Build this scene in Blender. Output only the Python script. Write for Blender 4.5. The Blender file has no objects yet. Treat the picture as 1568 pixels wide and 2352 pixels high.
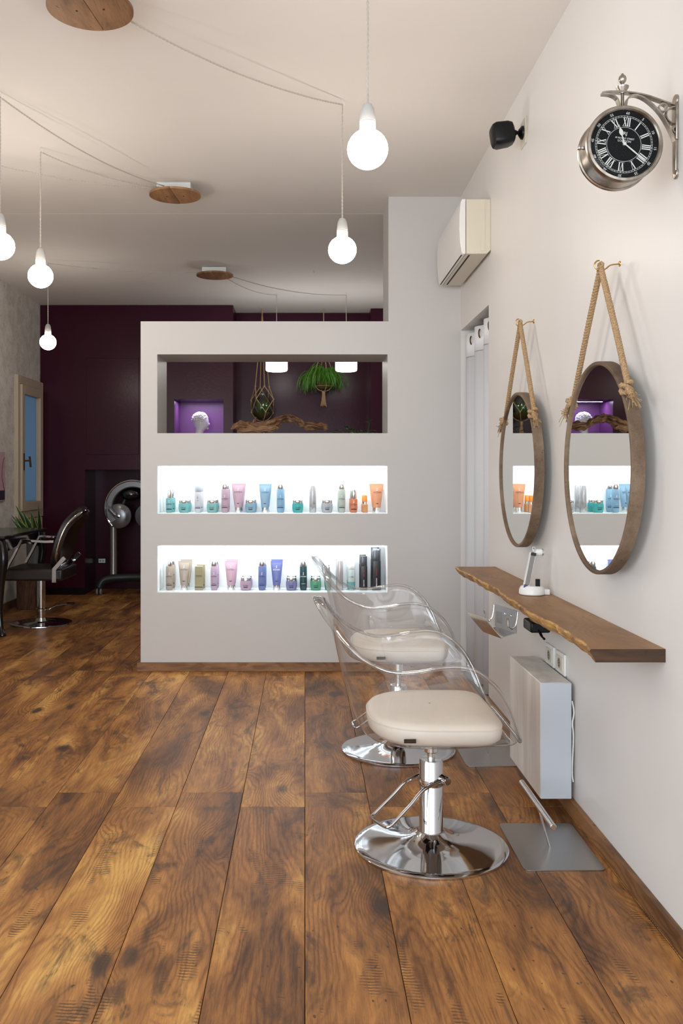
import bpy, math, random
from mathutils import Vector, Matrix
random.seed(7)
PI = math.pi
scn = bpy.context.scene
C = scn.collection

# ------------------------------------------------------------------ camera
EYE = 1.22
cam_d = bpy.data.cameras.new('camera'); cam = bpy.data.objects.new('camera', cam_d); C.objects.link(cam)
cam.location = (0, 0, EYE); cam.rotation_euler = (PI/2, 0, 0)
cam_d.sensor_fit = 'HORIZONTAL'; cam_d.sensor_width = 24; cam_d.lens = 31.99
cam_d.shift_x = 84/1568; cam_d.shift_y = -86/1568
cam_d.clip_start = 0.02
scn.camera = cam
# ------------------------------------------------------------------ world, daylight, exposure
w = bpy.data.worlds.new('world'); scn.world = w; w.use_nodes = True
bg = w.node_tree.nodes['Background']; bg.inputs[0].default_value = (0.68, 0.86, 1.0, 1); bg.inputs[1].default_value = 1.2
scn.view_settings.view_transform = 'Standard'
try: scn.view_settings.look = 'None'
except Exception: pass
scn.view_settings.gamma = 1; scn.view_settings.use_curve_mapping = False
scn.view_settings.exposure = -0.08
BULB = 46.0
def area(name, loc, rot, sx, sy, power, color):
    l = bpy.data.lights.new(name, 'AREA'); l.shape = 'RECTANGLE'; l.size = sx; l.size_y = sy
    l.energy = power; l.color = color
    o = bpy.data.objects.new(name, l); C.objects.link(o); o.location = loc; o.rotation_euler = rot
    return o
area('shopfront_daylight', (-0.85, -3.15, 1.45), (PI/2, 0, 0), 3.2, 2.3, 215, (0.86, 0.93, 1.0))
area('side_window_daylight', (-2.86, -0.35, 1.45), (PI/2, 0, -PI/2), 3.9, 2.2, 95, (0.92, 0.96, 1.0))
area('upper_niche_light', (-0.20, 5.70, 1.262), (math.radians(38), 0, 0), 1.38, 0.05, 4.6, (0.86, 0.94, 1.0))
area('lower_niche_light', (-0.20, 5.70, 0.767), (math.radians(38), 0, 0), 1.38, 0.05, 4.6, (0.86, 0.94, 1.0))
area('bust_niche_light', (-1.08, 9.45, 1.975), (0, 0, 0), 0.40, 0.04, 3.2, (0.78, 0.74, 1.0))

# ------------------------------------------------------------------ materials
def mat(name, col=(0.8,0.8,0.8), rough=0.5, metal=0.0, spec=0.5, trans=0.0, ior=1.45, emit=None, es=0.0, coat=0.0):
    m = bpy.data.materials.new(name); m.use_nodes = True
    b = m.node_tree.nodes['Principled BSDF']
    b.inputs['Base Color'].default_value = (*col, 1); b.inputs['Roughness'].default_value = rough
    b.inputs['Metallic'].default_value = metal; b.inputs['Specular IOR Level'].default_value = spec
    b.inputs['Transmission Weight'].default_value = trans; b.inputs['IOR'].default_value = ior
    b.inputs['Coat Weight'].default_value = coat
    if emit: b.inputs['Emission Color'].default_value = (*emit, 1); b.inputs['Emission Strength'].default_value = es
    return m
class NT:
    def __init__(s, m): s.nt = m.node_tree; s.b = s.nt.nodes['Principled BSDF']
    def n(s, t, **k):
        nd = s.nt.nodes.new(t)
        for a, v in k.items(): setattr(nd, a, v)
        return nd
    def l(s, a, b): s.nt.links.new(a, b)
    def val(s, sock, v):
        if isinstance(v, (int, float)): sock.default_value = v
        elif isinstance(v, (tuple, list)): sock.default_value = (*v, 1) if len(v) == 3 and sock.type == 'RGBA' else v
        else: s.l(v, sock)
    def math(s, op, a, b=0.0, c=None):
        nd = s.n('ShaderNodeMath', operation=op); s.val(nd.inputs[0], a); s.val(nd.inputs[1], b)
        if c is not None: s.val(nd.inputs[2], c)
        return nd.outputs[0]
    def mix(s, f, a, b, mode='MIX'):
        nd = s.n('ShaderNodeMix', data_type='RGBA', blend_type=mode)
        s.val(nd.inputs[0], f); s.val(nd.inputs[6], a); s.val(nd.inputs[7], b)
        return nd.outputs[2]
    def mapping(s, vec, scale, loc=(0,0,0)):
        nd = s.n('ShaderNodeMapping'); s.l(vec, nd.inputs[0]); nd.inputs['Scale'].default_value = scale
        nd.inputs['Location'].default_value = loc
        return nd.outputs[0]
    def noise(s, vec, scale=5, detail=3, rough=0.5, dist=0.0):
        nd = s.n('ShaderNodeTexNoise'); s.l(vec, nd.inputs['Vector'])
        nd.inputs['Scale'].default_value = scale; nd.inputs['Detail'].default_value = detail
        nd.inputs['Roughness'].default_value = rough; nd.inputs['Distortion'].default_value = dist
        return nd.outputs[0]
    def ramp(s, f, stops):
        nd = s.n('ShaderNodeValToRGB'); s.l(f, nd.inputs[0]); e = nd.color_ramp.elements
        while len(e) < len(stops): e.new(0.5)
        for i, (p, c) in enumerate(stops): e[i].position = p; e[i].color = (*c, 1) if len(c) == 3 else c
        return nd.outputs[0]
    def sm(s, f, lo, hi):
        nd = s.n('ShaderNodeMapRange', interpolation_type='SMOOTHSTEP'); s.l(f, nd.inputs[0])
        nd.inputs[1].default_value = lo; nd.inputs[2].default_value = hi
        return nd.outputs[0]
    def bump(s, h, strength=0.3, dist=0.002):
        nd = s.n('ShaderNodeBump'); nd.inputs['Strength'].default_value = strength; nd.inputs['Distance'].default_value = dist
        s.l(h, nd.inputs['Height']); s.l(nd.outputs[0], s.b.inputs['Normal'])
    def obj(s, rnd=True):
        tc = s.n('ShaderNodeTexCoord').outputs['Object']
        if not rnd: return tc, None
        r = s.n('ShaderNodeObjectInfo').outputs['Random']
        cb = s.n('ShaderNodeCombineXYZ'); s.l(s.math('MULTIPLY', r, 61.0), cb.inputs[0]); s.l(s.math('MULTIPLY', r, 137.0), cb.inputs[1]); s.l(s.math('MULTIPLY', r, 23.0), cb.inputs[2])
        ad = s.n('ShaderNodeVectorMath', operation='ADD'); s.l(tc, ad.inputs[0]); s.l(cb.outputs[0], ad.inputs[1])
        return ad.outputs[0], r

def wood(name, pal, blot=0.6, saw=True, rough=0.36, along='y', ringf=240.0, bright=1.0, swirl=120.0, ringamt=0.55, blotcol=(0.055,0.032,0.022)):
    m = mat(name); t = NT(m)
    v, r = t.obj()
    def sc(a, b): return (a, b, a) if along == 'y' else ((b, a, a) if along == 'x' else (a, a, b))
    # knots: voronoi cells pull the rings around them
    vo = t.n('ShaderNodeTexVoronoi'); t.l(t.mapping(v, sc(3.6, 1.7)), vo.inputs['Vector']); vo.inputs['Scale'].default_value = 1.0
    vo.inputs['Randomness'].default_value = 1.0
    kd = vo.outputs['Distance']
    knot = t.math('SUBTRACT', 1.0, t.sm(kd, 0.0, 0.42))
    low = t.noise(t.mapping(v, sc(4.6, 0.95)), 1.0, 3.0, 0.45, 0.3)
    xyz = t.n('ShaderNodeSeparateXYZ'); t.l(v, xyz.inputs[0])
    ax = xyz.outputs[0] if along == 'y' else (xyz.outputs[1])
    ay = xyz.outputs[1] if along == 'y' else (xyz.outputs[0] if along == 'x' else xyz.outputs[2])
    wob = t.noise(t.mapping(v, sc(34, 9)), 1.0, 4.0, 0.65)
    ph = t.math('ADD', t.math('MULTIPLY', ax, ringf*1.5), t.math('ADD', t.math('MULTIPLY', low, swirl), t.math('ADD', t.math('MULTIPLY', wob, 6.0), t.math('MULTIPLY', knot, 36.0))))
    ring = t.math('MULTIPLY_ADD', t.math('SINE', ph), 0.5, 0.5)
    ring = t.math('POWER', ring, 2.0)
    rmod = t.noise(t.mapping(v, sc(7, 2), (9, 1, 4)), 1.0, 2.0, 0.5)
    ring = t.math('MULTIPLY', ring, t.sm(rmod, 0.34, 0.60))
    fine = t.noise(t.mapping(v, sc(150, 7.5)), 1.0, 4.0, 0.75, 0.8)
    tone = t.noise(t.mapping(v, sc(5.5, 1.4), (3, 7, 1)), 1.0, 4.0, 0.62, 0.6)
    tone = t.math('ADD', tone, t.math('MULTIPLY', t.math('SUBTRACT', fine, 0.5), 0.50))
    tone = t.math('ADD', tone, t.math('MULTIPLY', t.math('SUBTRACT', r, 0.5), 0.10))
    base = t.ramp(tone, [(0.27, pal[0]), (0.42, pal[1]), (0.56, pal[2]), (0.74, pal[3])])
    base = t.mix(t.math('MULTIPLY', t.math('MULTIPLY', ring, ringamt), t.math('ADD', 0.25, t.math('MULTIPLY', fine, 1.5))), base, t.mix(1.0, base, (0.36, 0.27, 0.22), 'MULTIPLY'))
    pores = t.sm(fine, 0.56, 0.68)
    base = t.mix(t.math('MULTIPLY', pores, 0.6), base, t.mix(1.0, base, (0.35, 0.28, 0.22), 'MULTIPLY'))
    bl = t.noise(t.mapping(v, sc(8.5, 2.9), (11, 3, 5)), 1.0, 5.0, 0.66, 1.1)
    blm = t.sm(t.math('ADD', bl, t.math('MULTIPLY', t.math('SUBTRACT', fine, 0.5), 0.30)), 0.52, 0.68)
    base = t.mix(t.math('MULTIPLY', blm, blot), base, blotcol)
    base = t.mix(t.math('MULTIPLY', t.sm(t.math('ADD', knot, t.math('MULTIPLY', t.math('SUBTRACT', wob, 0.5), 0.35)), 0.76, 1.0), 0.9), base, blotcol)
    # small worm pits and nicks
    pt = t.noise(t.mapping(v, sc(70, 34), (5, 9, 2)), 1.0, 1.0, 0.5)
    base = t.mix(t.math('MULTIPLY', t.sm(pt, 0.74, 0.80), 0.75), base, (0.03, 0.02, 0.015))
    h = t.math('ADD', t.math('MULTIPLY', ring, -0.4), t.math('MULTIPLY', fine, 1.0))
    if saw:
        sn = t.noise(t.mapping(v, sc(9, 3.2), (21, 13, 4)), 1.0, 2.0, 0.5)
        sj = t.noise(t.mapping(v, sc(40, 12)), 1.0, 2.0, 0.5)
        sl = t.math('SINE', t.math('ADD', t.math('MULTIPLY', ay, 500.0), t.math('ADD', t.math('MULTIPLY', ax, 60.0), t.math('MULTIPLY', sj, 7.0))))
        sm_ = t.math('MULTIPLY', t.sm(t.math('ADD', sl, t.math('MULTIPLY', t.math('SUBTRACT', fine, 0.5), 2.2)), 0.0, 0.7), t.sm(t.math('ADD', sn, t.math('MULTIPLY', t.math('SUBTRACT', sj, 0.5), 0.25)), 0.60, 0.67))
        base = t.mix(t.math('MULTIPLY', sm_, 0.70), base, (0.035, 0.022, 0.016))
        h = t.math('SUBTRACT', h, sm_)
    if bright != 1.0: base = t.mix(1.0, base, (bright, bright, bright), 'MULTIPLY')
    t.l(base, t.b.inputs['Base Color'])
    t.l(t.math('ADD', rough, t.math('MULTIPLY', fine, 0.12)), t.b.inputs['Roughness'])
    t.b.inputs['Specular IOR Level'].default_value = 0.4
    t.bump(h, 0.35, 0.001)
    return m
M = {}
PALF = [(0.085,0.038,0.018), (0.25,0.105,0.034), (0.45,0.200,0.058), (0.74,0.42,0.12)]
M['floor'] = wood('oak_laminate', PALF, 0.72)
M['skirt'] = wood('skirting_oak', [(0.10,0.045,0.02),(0.20,0.10,0.045),(0.30,0.15,0.065),(0.40,0.21,0.09)], 0.3, False, 0.45, 'x', 60)
M['skirt_y'] = wood('skirting_oak_lengthwise', [(0.09,0.04,0.018),(0.17,0.08,0.034),(0.26,0.125,0.05),(0.36,0.18,0.07)], 0.35, False, 0.45, 'y', 60)
M['slab'] = wood('slab_oak', [(0.17,0.080,0.032),(0.25,0.125,0.048),(0.31,0.162,0.062),(0.39,0.215,0.09)], 0.30, False, 0.40, 'y', 60, swirl=50.0, ringamt=0.22, blotcol=(0.07,0.036,0.02))
M['canopy'] = wood('canopy_wood', [(0.10,0.045,0.02),(0.24,0.12,0.05),(0.36,0.19,0.085),(0.46,0.26,0.13)], 0.45, False, 0.45, 'y', 100, swirl=20.0, ringamt=0.3)
M['frame'] = wood('weathered_hoop', [(0.075,0.045,0.028),(0.13,0.085,0.055),(0.19,0.13,0.085),(0.26,0.19,0.13)], 0.25, False, 0.6, 'y', 30, swirl=20.0, ringamt=0.15)
M['drift'] = wood('driftwood_grain', [(0.05,0.022,0.012),(0.13,0.06,0.03),(0.24,0.13,0.065),(0.36,0.21,0.11)], 0.35, False, 0.7, 'x', 160)
M['stump'] = wood('stump_bark', [(0.03,0.015,0.008),(0.07,0.03,0.015),(0.12,0.05,0.025),(0.16,0.08,0.04)], 0.3, False, 0.7, 'z', 60)
def plaster(name, col, rough=0.5, amp=0.03, bumps=0.12, scale=2.0, spec=0.4):
    m = mat(name, col, rough, spec=spec); t = NT(m)
    v, _ = t.obj(False)
    n = t.noise(t.mapping(v, (1, 1, 0.45)), scale, 4, 0.6)
    a = tuple(c*(1-amp) for c in col); b = tuple(min(1, c*(1+amp)) for c in col)
    t.l(t.ramp(n, [(0.3, a), (0.7, b)]), t.b.inputs['Base Color'])
    t.bump(t.noise(v, 55, 4, 0.6), bumps, 0.002)
    return m
M['wall'] = plaster('white_wall_paint', (0.745, 0.725, 0.705), 0.38, 0.02)
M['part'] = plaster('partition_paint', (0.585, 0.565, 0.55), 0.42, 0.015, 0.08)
M['ceil'] = plaster('ceiling_paint', (0.80, 0.77, 0.735), 0.8, 0.015, 0.05)
M['maroon'] = plaster('maroon_gloss', (0.040, 0.0055, 0.016), 0.24, 0.10, 0.30, 3.0, 0.20)
M['purple'] = plaster('purple_niche', (0.14, 0.045, 0.16), 0.35, 0.08, 0.2)
def wallpaper():
    m = mat('speckled_wallpaper', (0.6,0.57,0.5), 0.7); t = NT(m); v, _ = t.obj(False)
    n = t.noise(t.mapping(v, (85, 85, 40)), 1.0, 3, 0.6)
    n2 = t.noise(t.mapping(v, (9, 9, 9)), 1.0, 2, 0.5)
    c = t.ramp(n2, [(0.35, (0.55,0.52,0.47)), (0.65, (0.68,0.65,0.60))])
    c = t.mix(t.math('MULTIPLY', t.sm(n, 0.60, 0.68), 0.75), c, (0.16,0.14,0.10))
    t.l(c, t.b.inputs['Base Color']); return m
M['paper'] = wallpaper()
M['chrome'] = mat('polished_chrome', (0.62,0.63,0.65), 0.06, 1.0)
M['steel'] = mat('brushed_steel', (0.42,0.40,0.38), 0.33, 1.0)
M['steel_lt'] = mat('satin_steel', (0.68,0.67,0.65), 0.22, 1.0)
M['nickel'] = mat('aged_nickel', (0.50,0.45,0.39), 0.30, 1.0)
def brushed():
    m = M['steel']; t = NT(m); v, _ = t.obj(False)
    n = t.noise(t.mapping(v, (4, 160, 4)), 1.0, 3, 0.6)
    t.l(t.math('ADD', 0.26, t.math('MULTIPLY', n, 0.16)), t.b.inputs['Roughness'])
    m = M['nickel']; t = NT(m); v, _ = t.obj(False)
    n = t.noise(v, 22, 4, 0.6)
    t.l(t.ramp(n, [(0.35, (0.24,0.205,0.17)), (0.65, (0.46,0.42,0.37))]), t.b.inputs['Base Color'])
brushed()
M['mirror'] = mat('mirror_glass', (0.84,0.86,0.83), 0.0, 1.0)
M['bulb'] = mat('lit_opal_bulb', (1,1,1), 0.3, emit=(1.0,0.90,0.79), es=BULB)
M['shade'] = mat('lit_opal_shade', (1,1,1), 0.3, emit=(1.0,0.97,0.95), es=12.0)
M['porc'] = mat('white_porcelain', (0.50,0.50,0.48), 0.3)
M['cord'] = mat('white_twisted_cord', (0.50,0.46,0.41), 0.8)
M['whitebox'] = mat('white_metal', (0.75,0.78,0.76), 0.4)
M['black'] = mat('black_plastic', (0.004,0.004,0.005), 0.38, spec=0.3)
M['blackmat'] = mat('matt_black', (0.006,0.006,0.007), 0.7)
M['lacquer'] = mat('black_lacquer', (0.008,0.006,0.006), 0.16)
M['leather'] = mat('dark_brown_leather', (0.022,0.013,0.011), 0.38)
M['cream'] = plaster('cream_leather', (0.77,0.70,0.61), 0.38, 0.03, 0.10, 6)
M['creampl'] = mat('aged_cream_plastic', (0.66,0.61,0.50), 0.4)
M['whitepl'] = mat('white_plastic', (0.80,0.79,0.77), 0.25)
M['greypl'] = mat('grey_panel_plastic', (0.24,0.23,0.22), 0.4)
M['greymet'] = mat('silver_grey_plastic', (0.20,0.205,0.22), 0.25, 0.6)
M['darkgrey'] = mat('dark_grey_plastic', (0.02,0.024,0.026), 0.4)
M['darkgloss'] = mat('dark_chrome', (0.08,0.075,0.08), 0.10, 0.9)
M['dial'] = mat('black_dial', (0.006,0.006,0.007), 0.7, spec=0.1)
M['print'] = mat('white_print', (0.72,0.72,0.70), 0.6)
M['hand'] = mat('silver_hand', (0.75,0.75,0.73), 0.3, 0.5)
M['ink'] = mat('dark_print', (0.02,0.02,0.05), 0.6)
M['inkred'] = mat('red_print', (0.55,0.02,0.02), 0.6)
M['inkwhite'] = mat('pale_print', (0.75,0.75,0.75), 0.6)
M['brass'] = mat('brass_hook', (0.50,0.33,0.12), 0.3, 1.0)
M['bronze'] = mat('bronze_handle', (0.10,0.05,0.025), 0.4, 0.6)
M['winframe'] = mat('cream_window_frame', (0.46,0.38,0.28), 0.5)
M['glassclr'] = mat('clear_glass', (1,1,1), 0.02, trans=1.0, ior=1.45)
M['acrylic_rim'] = mat('acrylic_edge', (0.97,0.98,0.99), 0.0, trans=1.0, ior=1.49)
M['bust'] = plaster('white_plaster', (0.75,0.75,0.77), 0.6, 0.05)
M['curtain'] = mat('white_curtain', (0.80,0.81,0.84), 0.7)
M['sheer'] = mat('grey_white_curtain', (0.66,0.68,0.72), 0.8)
M['radf'] = None
def thin(name, tint=(0.975,0.98,0.985), ior=1.8):
    m = bpy.data.materials.new(name); m.use_nodes = True; nt = m.node_tree; nt.nodes.clear()
    o = nt.nodes.new('ShaderNodeOutputMaterial'); mx = nt.nodes.new('ShaderNodeMixShader')
    tr = nt.nodes.new('ShaderNodeBsdfTransparent'); tr.inputs[0].default_value = (*tint, 1)
    gl = nt.nodes.new('ShaderNodeBsdfGlossy'); gl.inputs['Roughness'].default_value = 0.02
    ge = nt.nodes.new('ShaderNodeNewGeometry'); dt = nt.nodes.new('ShaderNodeVectorMath'); dt.operation = 'DOT_PRODUCT'
    nt.links.new(ge.outputs['Normal'], dt.inputs[0]); nt.links.new(ge.outputs['Incoming'], dt.inputs[1])
    def ma(op, a, b):
        n = nt.nodes.new('ShaderNodeMath'); n.operation = op; n.use_clamp = True
        for i_, v_ in enumerate((a, b)):
            if isinstance(v_, (int, float)): n.inputs[i_].default_value = v_
            else: nt.links.new(v_, n.inputs[i_])
        return n.outputs[0]
    ab = nt.nodes.new('ShaderNodeMath'); ab.operation = 'ABSOLUTE'; nt.links.new(dt.outputs['Value'], ab.inputs[0])
    f0 = ((ior-1)/(ior+1))**2
    sch = ma('ADD', ma('MULTIPLY', ma('POWER', ma('SUBTRACT', 1.0, ab.outputs[0]), 4.2), 1-f0), f0)
    nt.links.new(sch, mx.inputs[0]); nt.links.new(tr.outputs[0], mx.inputs[1]); nt.links.new(gl.outputs[0], mx.inputs[2])
    nt.links.new(mx.outputs[0], o.inputs[0]); return m
M['acrylic'] = thin('clear_acrylic', (0.975,0.98,0.985), 2.05)
M['acrylic_rim'] = thin('clear_acrylic_edge', (0.90,0.92,0.93), 2.9)
M['pane'] = thin('clear_pane', (0.95,0.97,0.97), 1.25)
M['endgrain'] = wood('end_grain', [(0.035,0.018,0.010),(0.07,0.035,0.018),(0.10,0.05,0.025),(0.13,0.07,0.035)], 0.3, False, 0.55, 'x', 120)
def streaky():
    m = mat('streaky_white_radiator', (0.8,0.8,0.8), 0.45); t = NT(m); v, _ = t.obj(False)
    n = t.noise(t.mapping(v, (14, 14, 1.6)), 1.0, 4, 0.6)
    t.l(t.ramp(n, [(0.3, (0.56,0.52,0.47)), (0.65, (0.76,0.73,0.69))]), t.b.inputs['Base Color']); return m
M['radf'] = streaky()
M['radw'] = mat('radiator_end_daylight_tint', (0.52,0.55,0.60), 0.4)  # heater end: cool daylight from the shopfront painted into the white
def frosted():
    m = bpy.data.materials.new('frosted_blue_pane'); m.use_nodes = True; nt = m.node_tree
    b = nt.nodes['Principled BSDF']; nt.nodes.remove(b)
    o = [n for n in nt.nodes if n.type == 'OUTPUT_MATERIAL'][0]
    tl = nt.nodes.new('ShaderNodeBsdfTranslucent'); tl.inputs[0].default_value = (0.29,0.35,0.41,1)
    gl = nt.nodes.new('ShaderNodeBsdfGlossy'); gl.inputs[1].default_value = 0.15; mx = nt.nodes.new('ShaderNodeMixShader'); mx.inputs[0].default_value = 0.05
    nt.links.new(tl.outputs[0], mx.inputs[1]); nt.links.new(gl.outputs[0], mx.inputs[2]); nt.links.new(mx.outputs[0], o.inputs[0]); return m
M['frost'] = frosted()
def bark():
    m = mat('chiselled_live_edge', (0.4,0.2,0.05), 0.6); t = NT(m); v, _ = t.obj(False)
    n = t.noise(t.mapping(v, (20, 9, 26)), 1.0, 4, 0.7, 0.6)
    t.l(t.ramp(n, [(0.25, (0.08,0.035,0.015)), (0.38, (0.24,0.12,0.05)), (0.52, (0.40,0.22,0.08)), (0.66, (0.66,0.40,0.11))]), t.b.inputs['Base Color'])
    t.bump(n, 0.7, 0.01); return m
M['bark'] = bark()
def ropemat():
    m = mat('jute_rope', (0.4,0.27,0.14), 0.9); t = NT(m); v, _ = t.obj(False)
    n = t.noise(v, 260, 3, 0.6)
    t.l(t.ramp(n, [(0.3, (0.22,0.13,0.06)), (0.6, (0.46,0.31,0.17)), (0.8, (0.58,0.42,0.25))]), t.b.inputs['Base Color'])
    t.bump(n, 0.5, 0.001); return m
M['rope'] = ropemat()
M['leaf'] = mat('green_leaf', (0.045,0.14,0.02), 0.4)
M['leafdk'] = mat('dark_green_leaf', (0.015,0.05,0.018), 0.35)
M['leafedge'] = mat('yellow_leaf_edge', (0.40,0.42,0.08), 0.4)
M['rhip'] = mat('fresh_green_stems', (0.06,0.19,0.012), 0.5)
M['moss'] = mat('moss_brown', (0.09,0.06,0.02), 0.9)
M['jar_glass'] = thin('green_tinted_glass', (0.80,0.88,0.78), 1.7)
M['led'] = mat('lit_led_strip', (1,1,1), 0.5, emit=(0.85,0.93,1.0), es=4)
M['pinkpic'] = mat('pink_poster', (0.55,0.33,0.38), 0.5)
_pm = {}
def pm(col, rough=0.35, metal=0.0):
    k = (col, rough, metal)
    if max(col) - min(col) > .04 and max(col) < .83:
        g_ = sum(col)/3; col = tuple(.74*(c*.88 + g_*.12) for c in col)
    if k not in _pm: _pm[k] = mat('product_colour_%d' % len(_pm), col, rough, metal)
    return _pm[k]

# ------------------------------------------------------------------ mesh helpers
class MB:
    def __init__(s): s.v = []; s.f = []
    def add(s, vs, fs):
        o = len(s.v); s.v += [tuple(p) for p in vs]; s.f += [tuple(i+o for i in f) for f in fs]; return s
    def box(s, x0, x1, y0, y1, z0, z1):
        vs = [(x0,y0,z0),(x1,y0,z0),(x1,y1,z0),(x0,y1,z0),(x0,y0,z1),(x1,y0,z1),(x1,y1,z1),(x0,y1,z1)]
        return s.add(vs, [(0,3,2,1),(4,5,6,7),(0,1,5,4),(1,2,6,5),(2,3,7,6),(3,0,4,7)])
    def obox(s, c, dx, dy, dz, rot=None):
        R = rot if rot else Matrix.Identity(3); c = Vector(c)
        vs = [c + R @ Vector((a*dx/2, b*dy/2, e*dz/2)) for e in (-1,1) for a,b in ((-1,-1),(1,-1),(1,1),(-1,1))]
        return s.add(vs, [(0,3,2,1),(4,5,6,7),(0,1,5,4),(1,2,6,5),(2,3,7,6),(3,0,4,7)])
    def grid(s, rows, close_u=False, close_v=False, cap0=False, cap1=False):
        n = len(rows[0]); o = len(s.v)
        for r in rows: s.v += [tuple(p) for p in r]
        R = len(rows)
        for i in range(R if close_v else R-1):
            for j in range(n if close_u else n-1):
                a = o+i*n+j; b = o+i*n+(j+1)%n; c = o+((i+1)%R)*n+(j+1)%n; d = o+((i+1)%R)*n+j
                s.f.append((a,b,c,d))
        if cap0: s.f.append(tuple(o+j for j in reversed(range(n))))
        if cap1: s.f.append(tuple(o+(R-1)*n+j for j in range(n)))
        return s
    def lathe(s, prof, c=(0,0,0), seg=32, axis='z', caps=True):
        rows = []
        for r, h in prof:
            row = []
            for k in range(seg):
                a = 2*PI*k/seg; p = (r*math.cos(a), r*math.sin(a), h)
                if axis == 'y': p = (p[0], p[2], -p[1])
                if axis == 'x': p = (p[2], p[1], -p[0])
                row.append((p[0]+c[0], p[1]+c[1], p[2]+c[2]))
            rows.append(row)
        return s.grid(rows, close_u=True, cap0=caps and prof[0][0] > 1e-6, cap1=caps and prof[-1][0] > 1e-6)
    def tube(s, pts, r, seg=10, closed=False, caps=True, flat=None):
        P = [Vector(p) for p in pts]; n = len(P); rows = []
        rr = r if isinstance(r, (list, tuple)) else [r]*n
        up = None
        for i in range(n):
            if closed: t = P[(i+1) % n] - P[i-1]
            else: t = P[min(i+1, n-1)] - P[max(i-1, 0)]
            if t.length < 1e-9: t = Vector((0,0,1))
            t.normalize()
            if up is None:
                up = Vector((0,0,1)) if abs(t.z) < 0.9 else Vector((1,0,0))
            x = up - t*up.dot(t)
            if x.length < 1e-6: x = t.orthogonal()
            x.normalize(); up = x; y = t.cross(x)
            fx, fy = flat if flat else (1, 1)
            rows.append([P[i] + x*(rr[i]*fx*math.cos(2*PI*k/seg)) + y*(rr[i]*fy*math.sin(2*PI*k/seg)) for k in range(seg)])
        return s.grid(rows, close_u=True, close_v=closed, cap0=caps and not closed, cap1=caps and not closed)
    def rope(s, pts, r, pitch=0.03, strands=3, seg=6, step=None):
        P = resample(pts, step or pitch/8); L = 0; cur = []
        frames = []; up = None
        for i in range(len(P)):
            t = (P[min(i+1,len(P)-1)] - P[max(i-1,0)]).normalized()
            if up is None: up = t.orthogonal().normalized()
            x = (up - t*up.dot(t)).normalized(); up = x
            if i: L += (P[i]-P[i-1]).length
            frames.append((P[i], x, t.cross(x), L))
        off = r*0.5; rs = r*0.58
        if strands == 2: off = r*0.5; rs = r*0.55
        for k in range(strands):
            s.tube([p + x*(off*math.cos(2*PI*(l/pitch + k/strands))) + y*(off*math.sin(2*PI*(l/pitch + k/strands))) for p, x, y, l in frames], rs, seg)
        return s
    def sphere(s, c, r, seg=20, rings=12, sc=(1,1,1)):
        rows = []
        for i in range(rings+1):
            a = -PI/2 + PI*i/rings
            rows.append([(c[0]+r*sc[0]*math.cos(a)*math.cos(2*PI*k/seg), c[1]+r*sc[1]*math.cos(a)*math.sin(2*PI*k/seg), c[2]+r*sc[2]*math.sin(a)) for k in range(seg)])
        return s.grid(rows, close_u=True)
    def prism(s, pts, y0, y1):   # pts in x,z ; extruded along y
        n = len(pts); o = len(s.v)
        s.v += [(x, y0, z) for x, z in pts] + [(x, y1, z) for x, z in pts]
        s.f.append(tuple(o+i for i in range(n))); s.f.append(tuple(o+n+i for i in reversed(range(n))))
        for i in range(n): s.f.append((o+i, o+n+i, o+n+(i+1)%n, o+(i+1)%n))
        return s
    def mesh(s, name, smooth=35):
        me = bpy.data.meshes.new(name); me.from_pydata(s.v, [], s.f); me.validate(clean_customdata=False)
        if smooth:
            me.shade_smooth(); me.set_sharp_from_angle(angle=math.radians(smooth))
        return me
    def build(s, name, m, parent=None, label=None, loc=(0,0,0), smooth=35, bevel=0, bseg=2, rot=None):
        me = s.mesh(name, smooth); me.materials.append(m)
        o = bpy.data.objects.new(name, me); C.objects.link(o); o.location = loc
        if rot: o.rotation_euler = rot
        if parent: o.parent = parent
        if label: o['label'] = label
        if bevel:
            b = o.modifiers.new('bevel', 'BEVEL'); b.width = bevel; b.segments = bseg; b.limit_method = 'ANGLE'; b.angle_limit = math.radians(40)
            b.harden_normals = False
        return o
def resample(pts, step):
    P = [Vector(p) for p in pts]; out = [P[0]]
    for a, b in zip(P, P[1:]):
        n = max(1, int((b-a).length/step))
        for k in range(1, n+1): out.append(a.lerp(b, k/n))
    return out
def smoothp(pts, n=8):      # Catmull-Rom
    P = [Vector(p) for p in pts]; out = []
    for i in range(len(P)-1):
        p0 = P[max(i-1,0)]; p1 = P[i]; p2 = P[i+1]; p3 = P[min(i+2,len(P)-1)]
        for k in range(n):
            t = k/n
            out.append(0.5*((2*p1)+(p2-p0)*t+(2*p0-5*p1+4*p2-p3)*t*t+(3*p1-p0-3*p2+p3)*t**3))
    out.append(P[-1]); return out
def at(px, py, Y): return Vector(((px-700)/2090*Y, Y, EYE-(py-1090)/2090*Y))
def tag(o, label=None, cat=None, group=None, kind=None):
    if label: o['label'] = label
    if cat: o['category'] = cat
    if group: o['group'] = group
    if kind: o['kind'] = kind
    return o
def thing(name, label, cat, loc=(0,0,0), rz=0, group=None):
    o = bpy.data.objects.new(name, None); C.objects.link(o); o.location = loc; o.rotation_euler = (0,0,rz); o.empty_display_size = 0.1
    return tag(o, label, cat, group)
def copy_tree(o, parent=None):
    c = o.copy(); C.objects.link(c); c.parent = parent
    for ch in list(o.children): copy_tree(ch, c)
    return c
def struct(mb, name, m, parent=None, **k):
    o = mb.build(name, m, parent, **k)
    if parent is None: o['kind'] = 'structure'
    return o
_txt = {}
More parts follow.
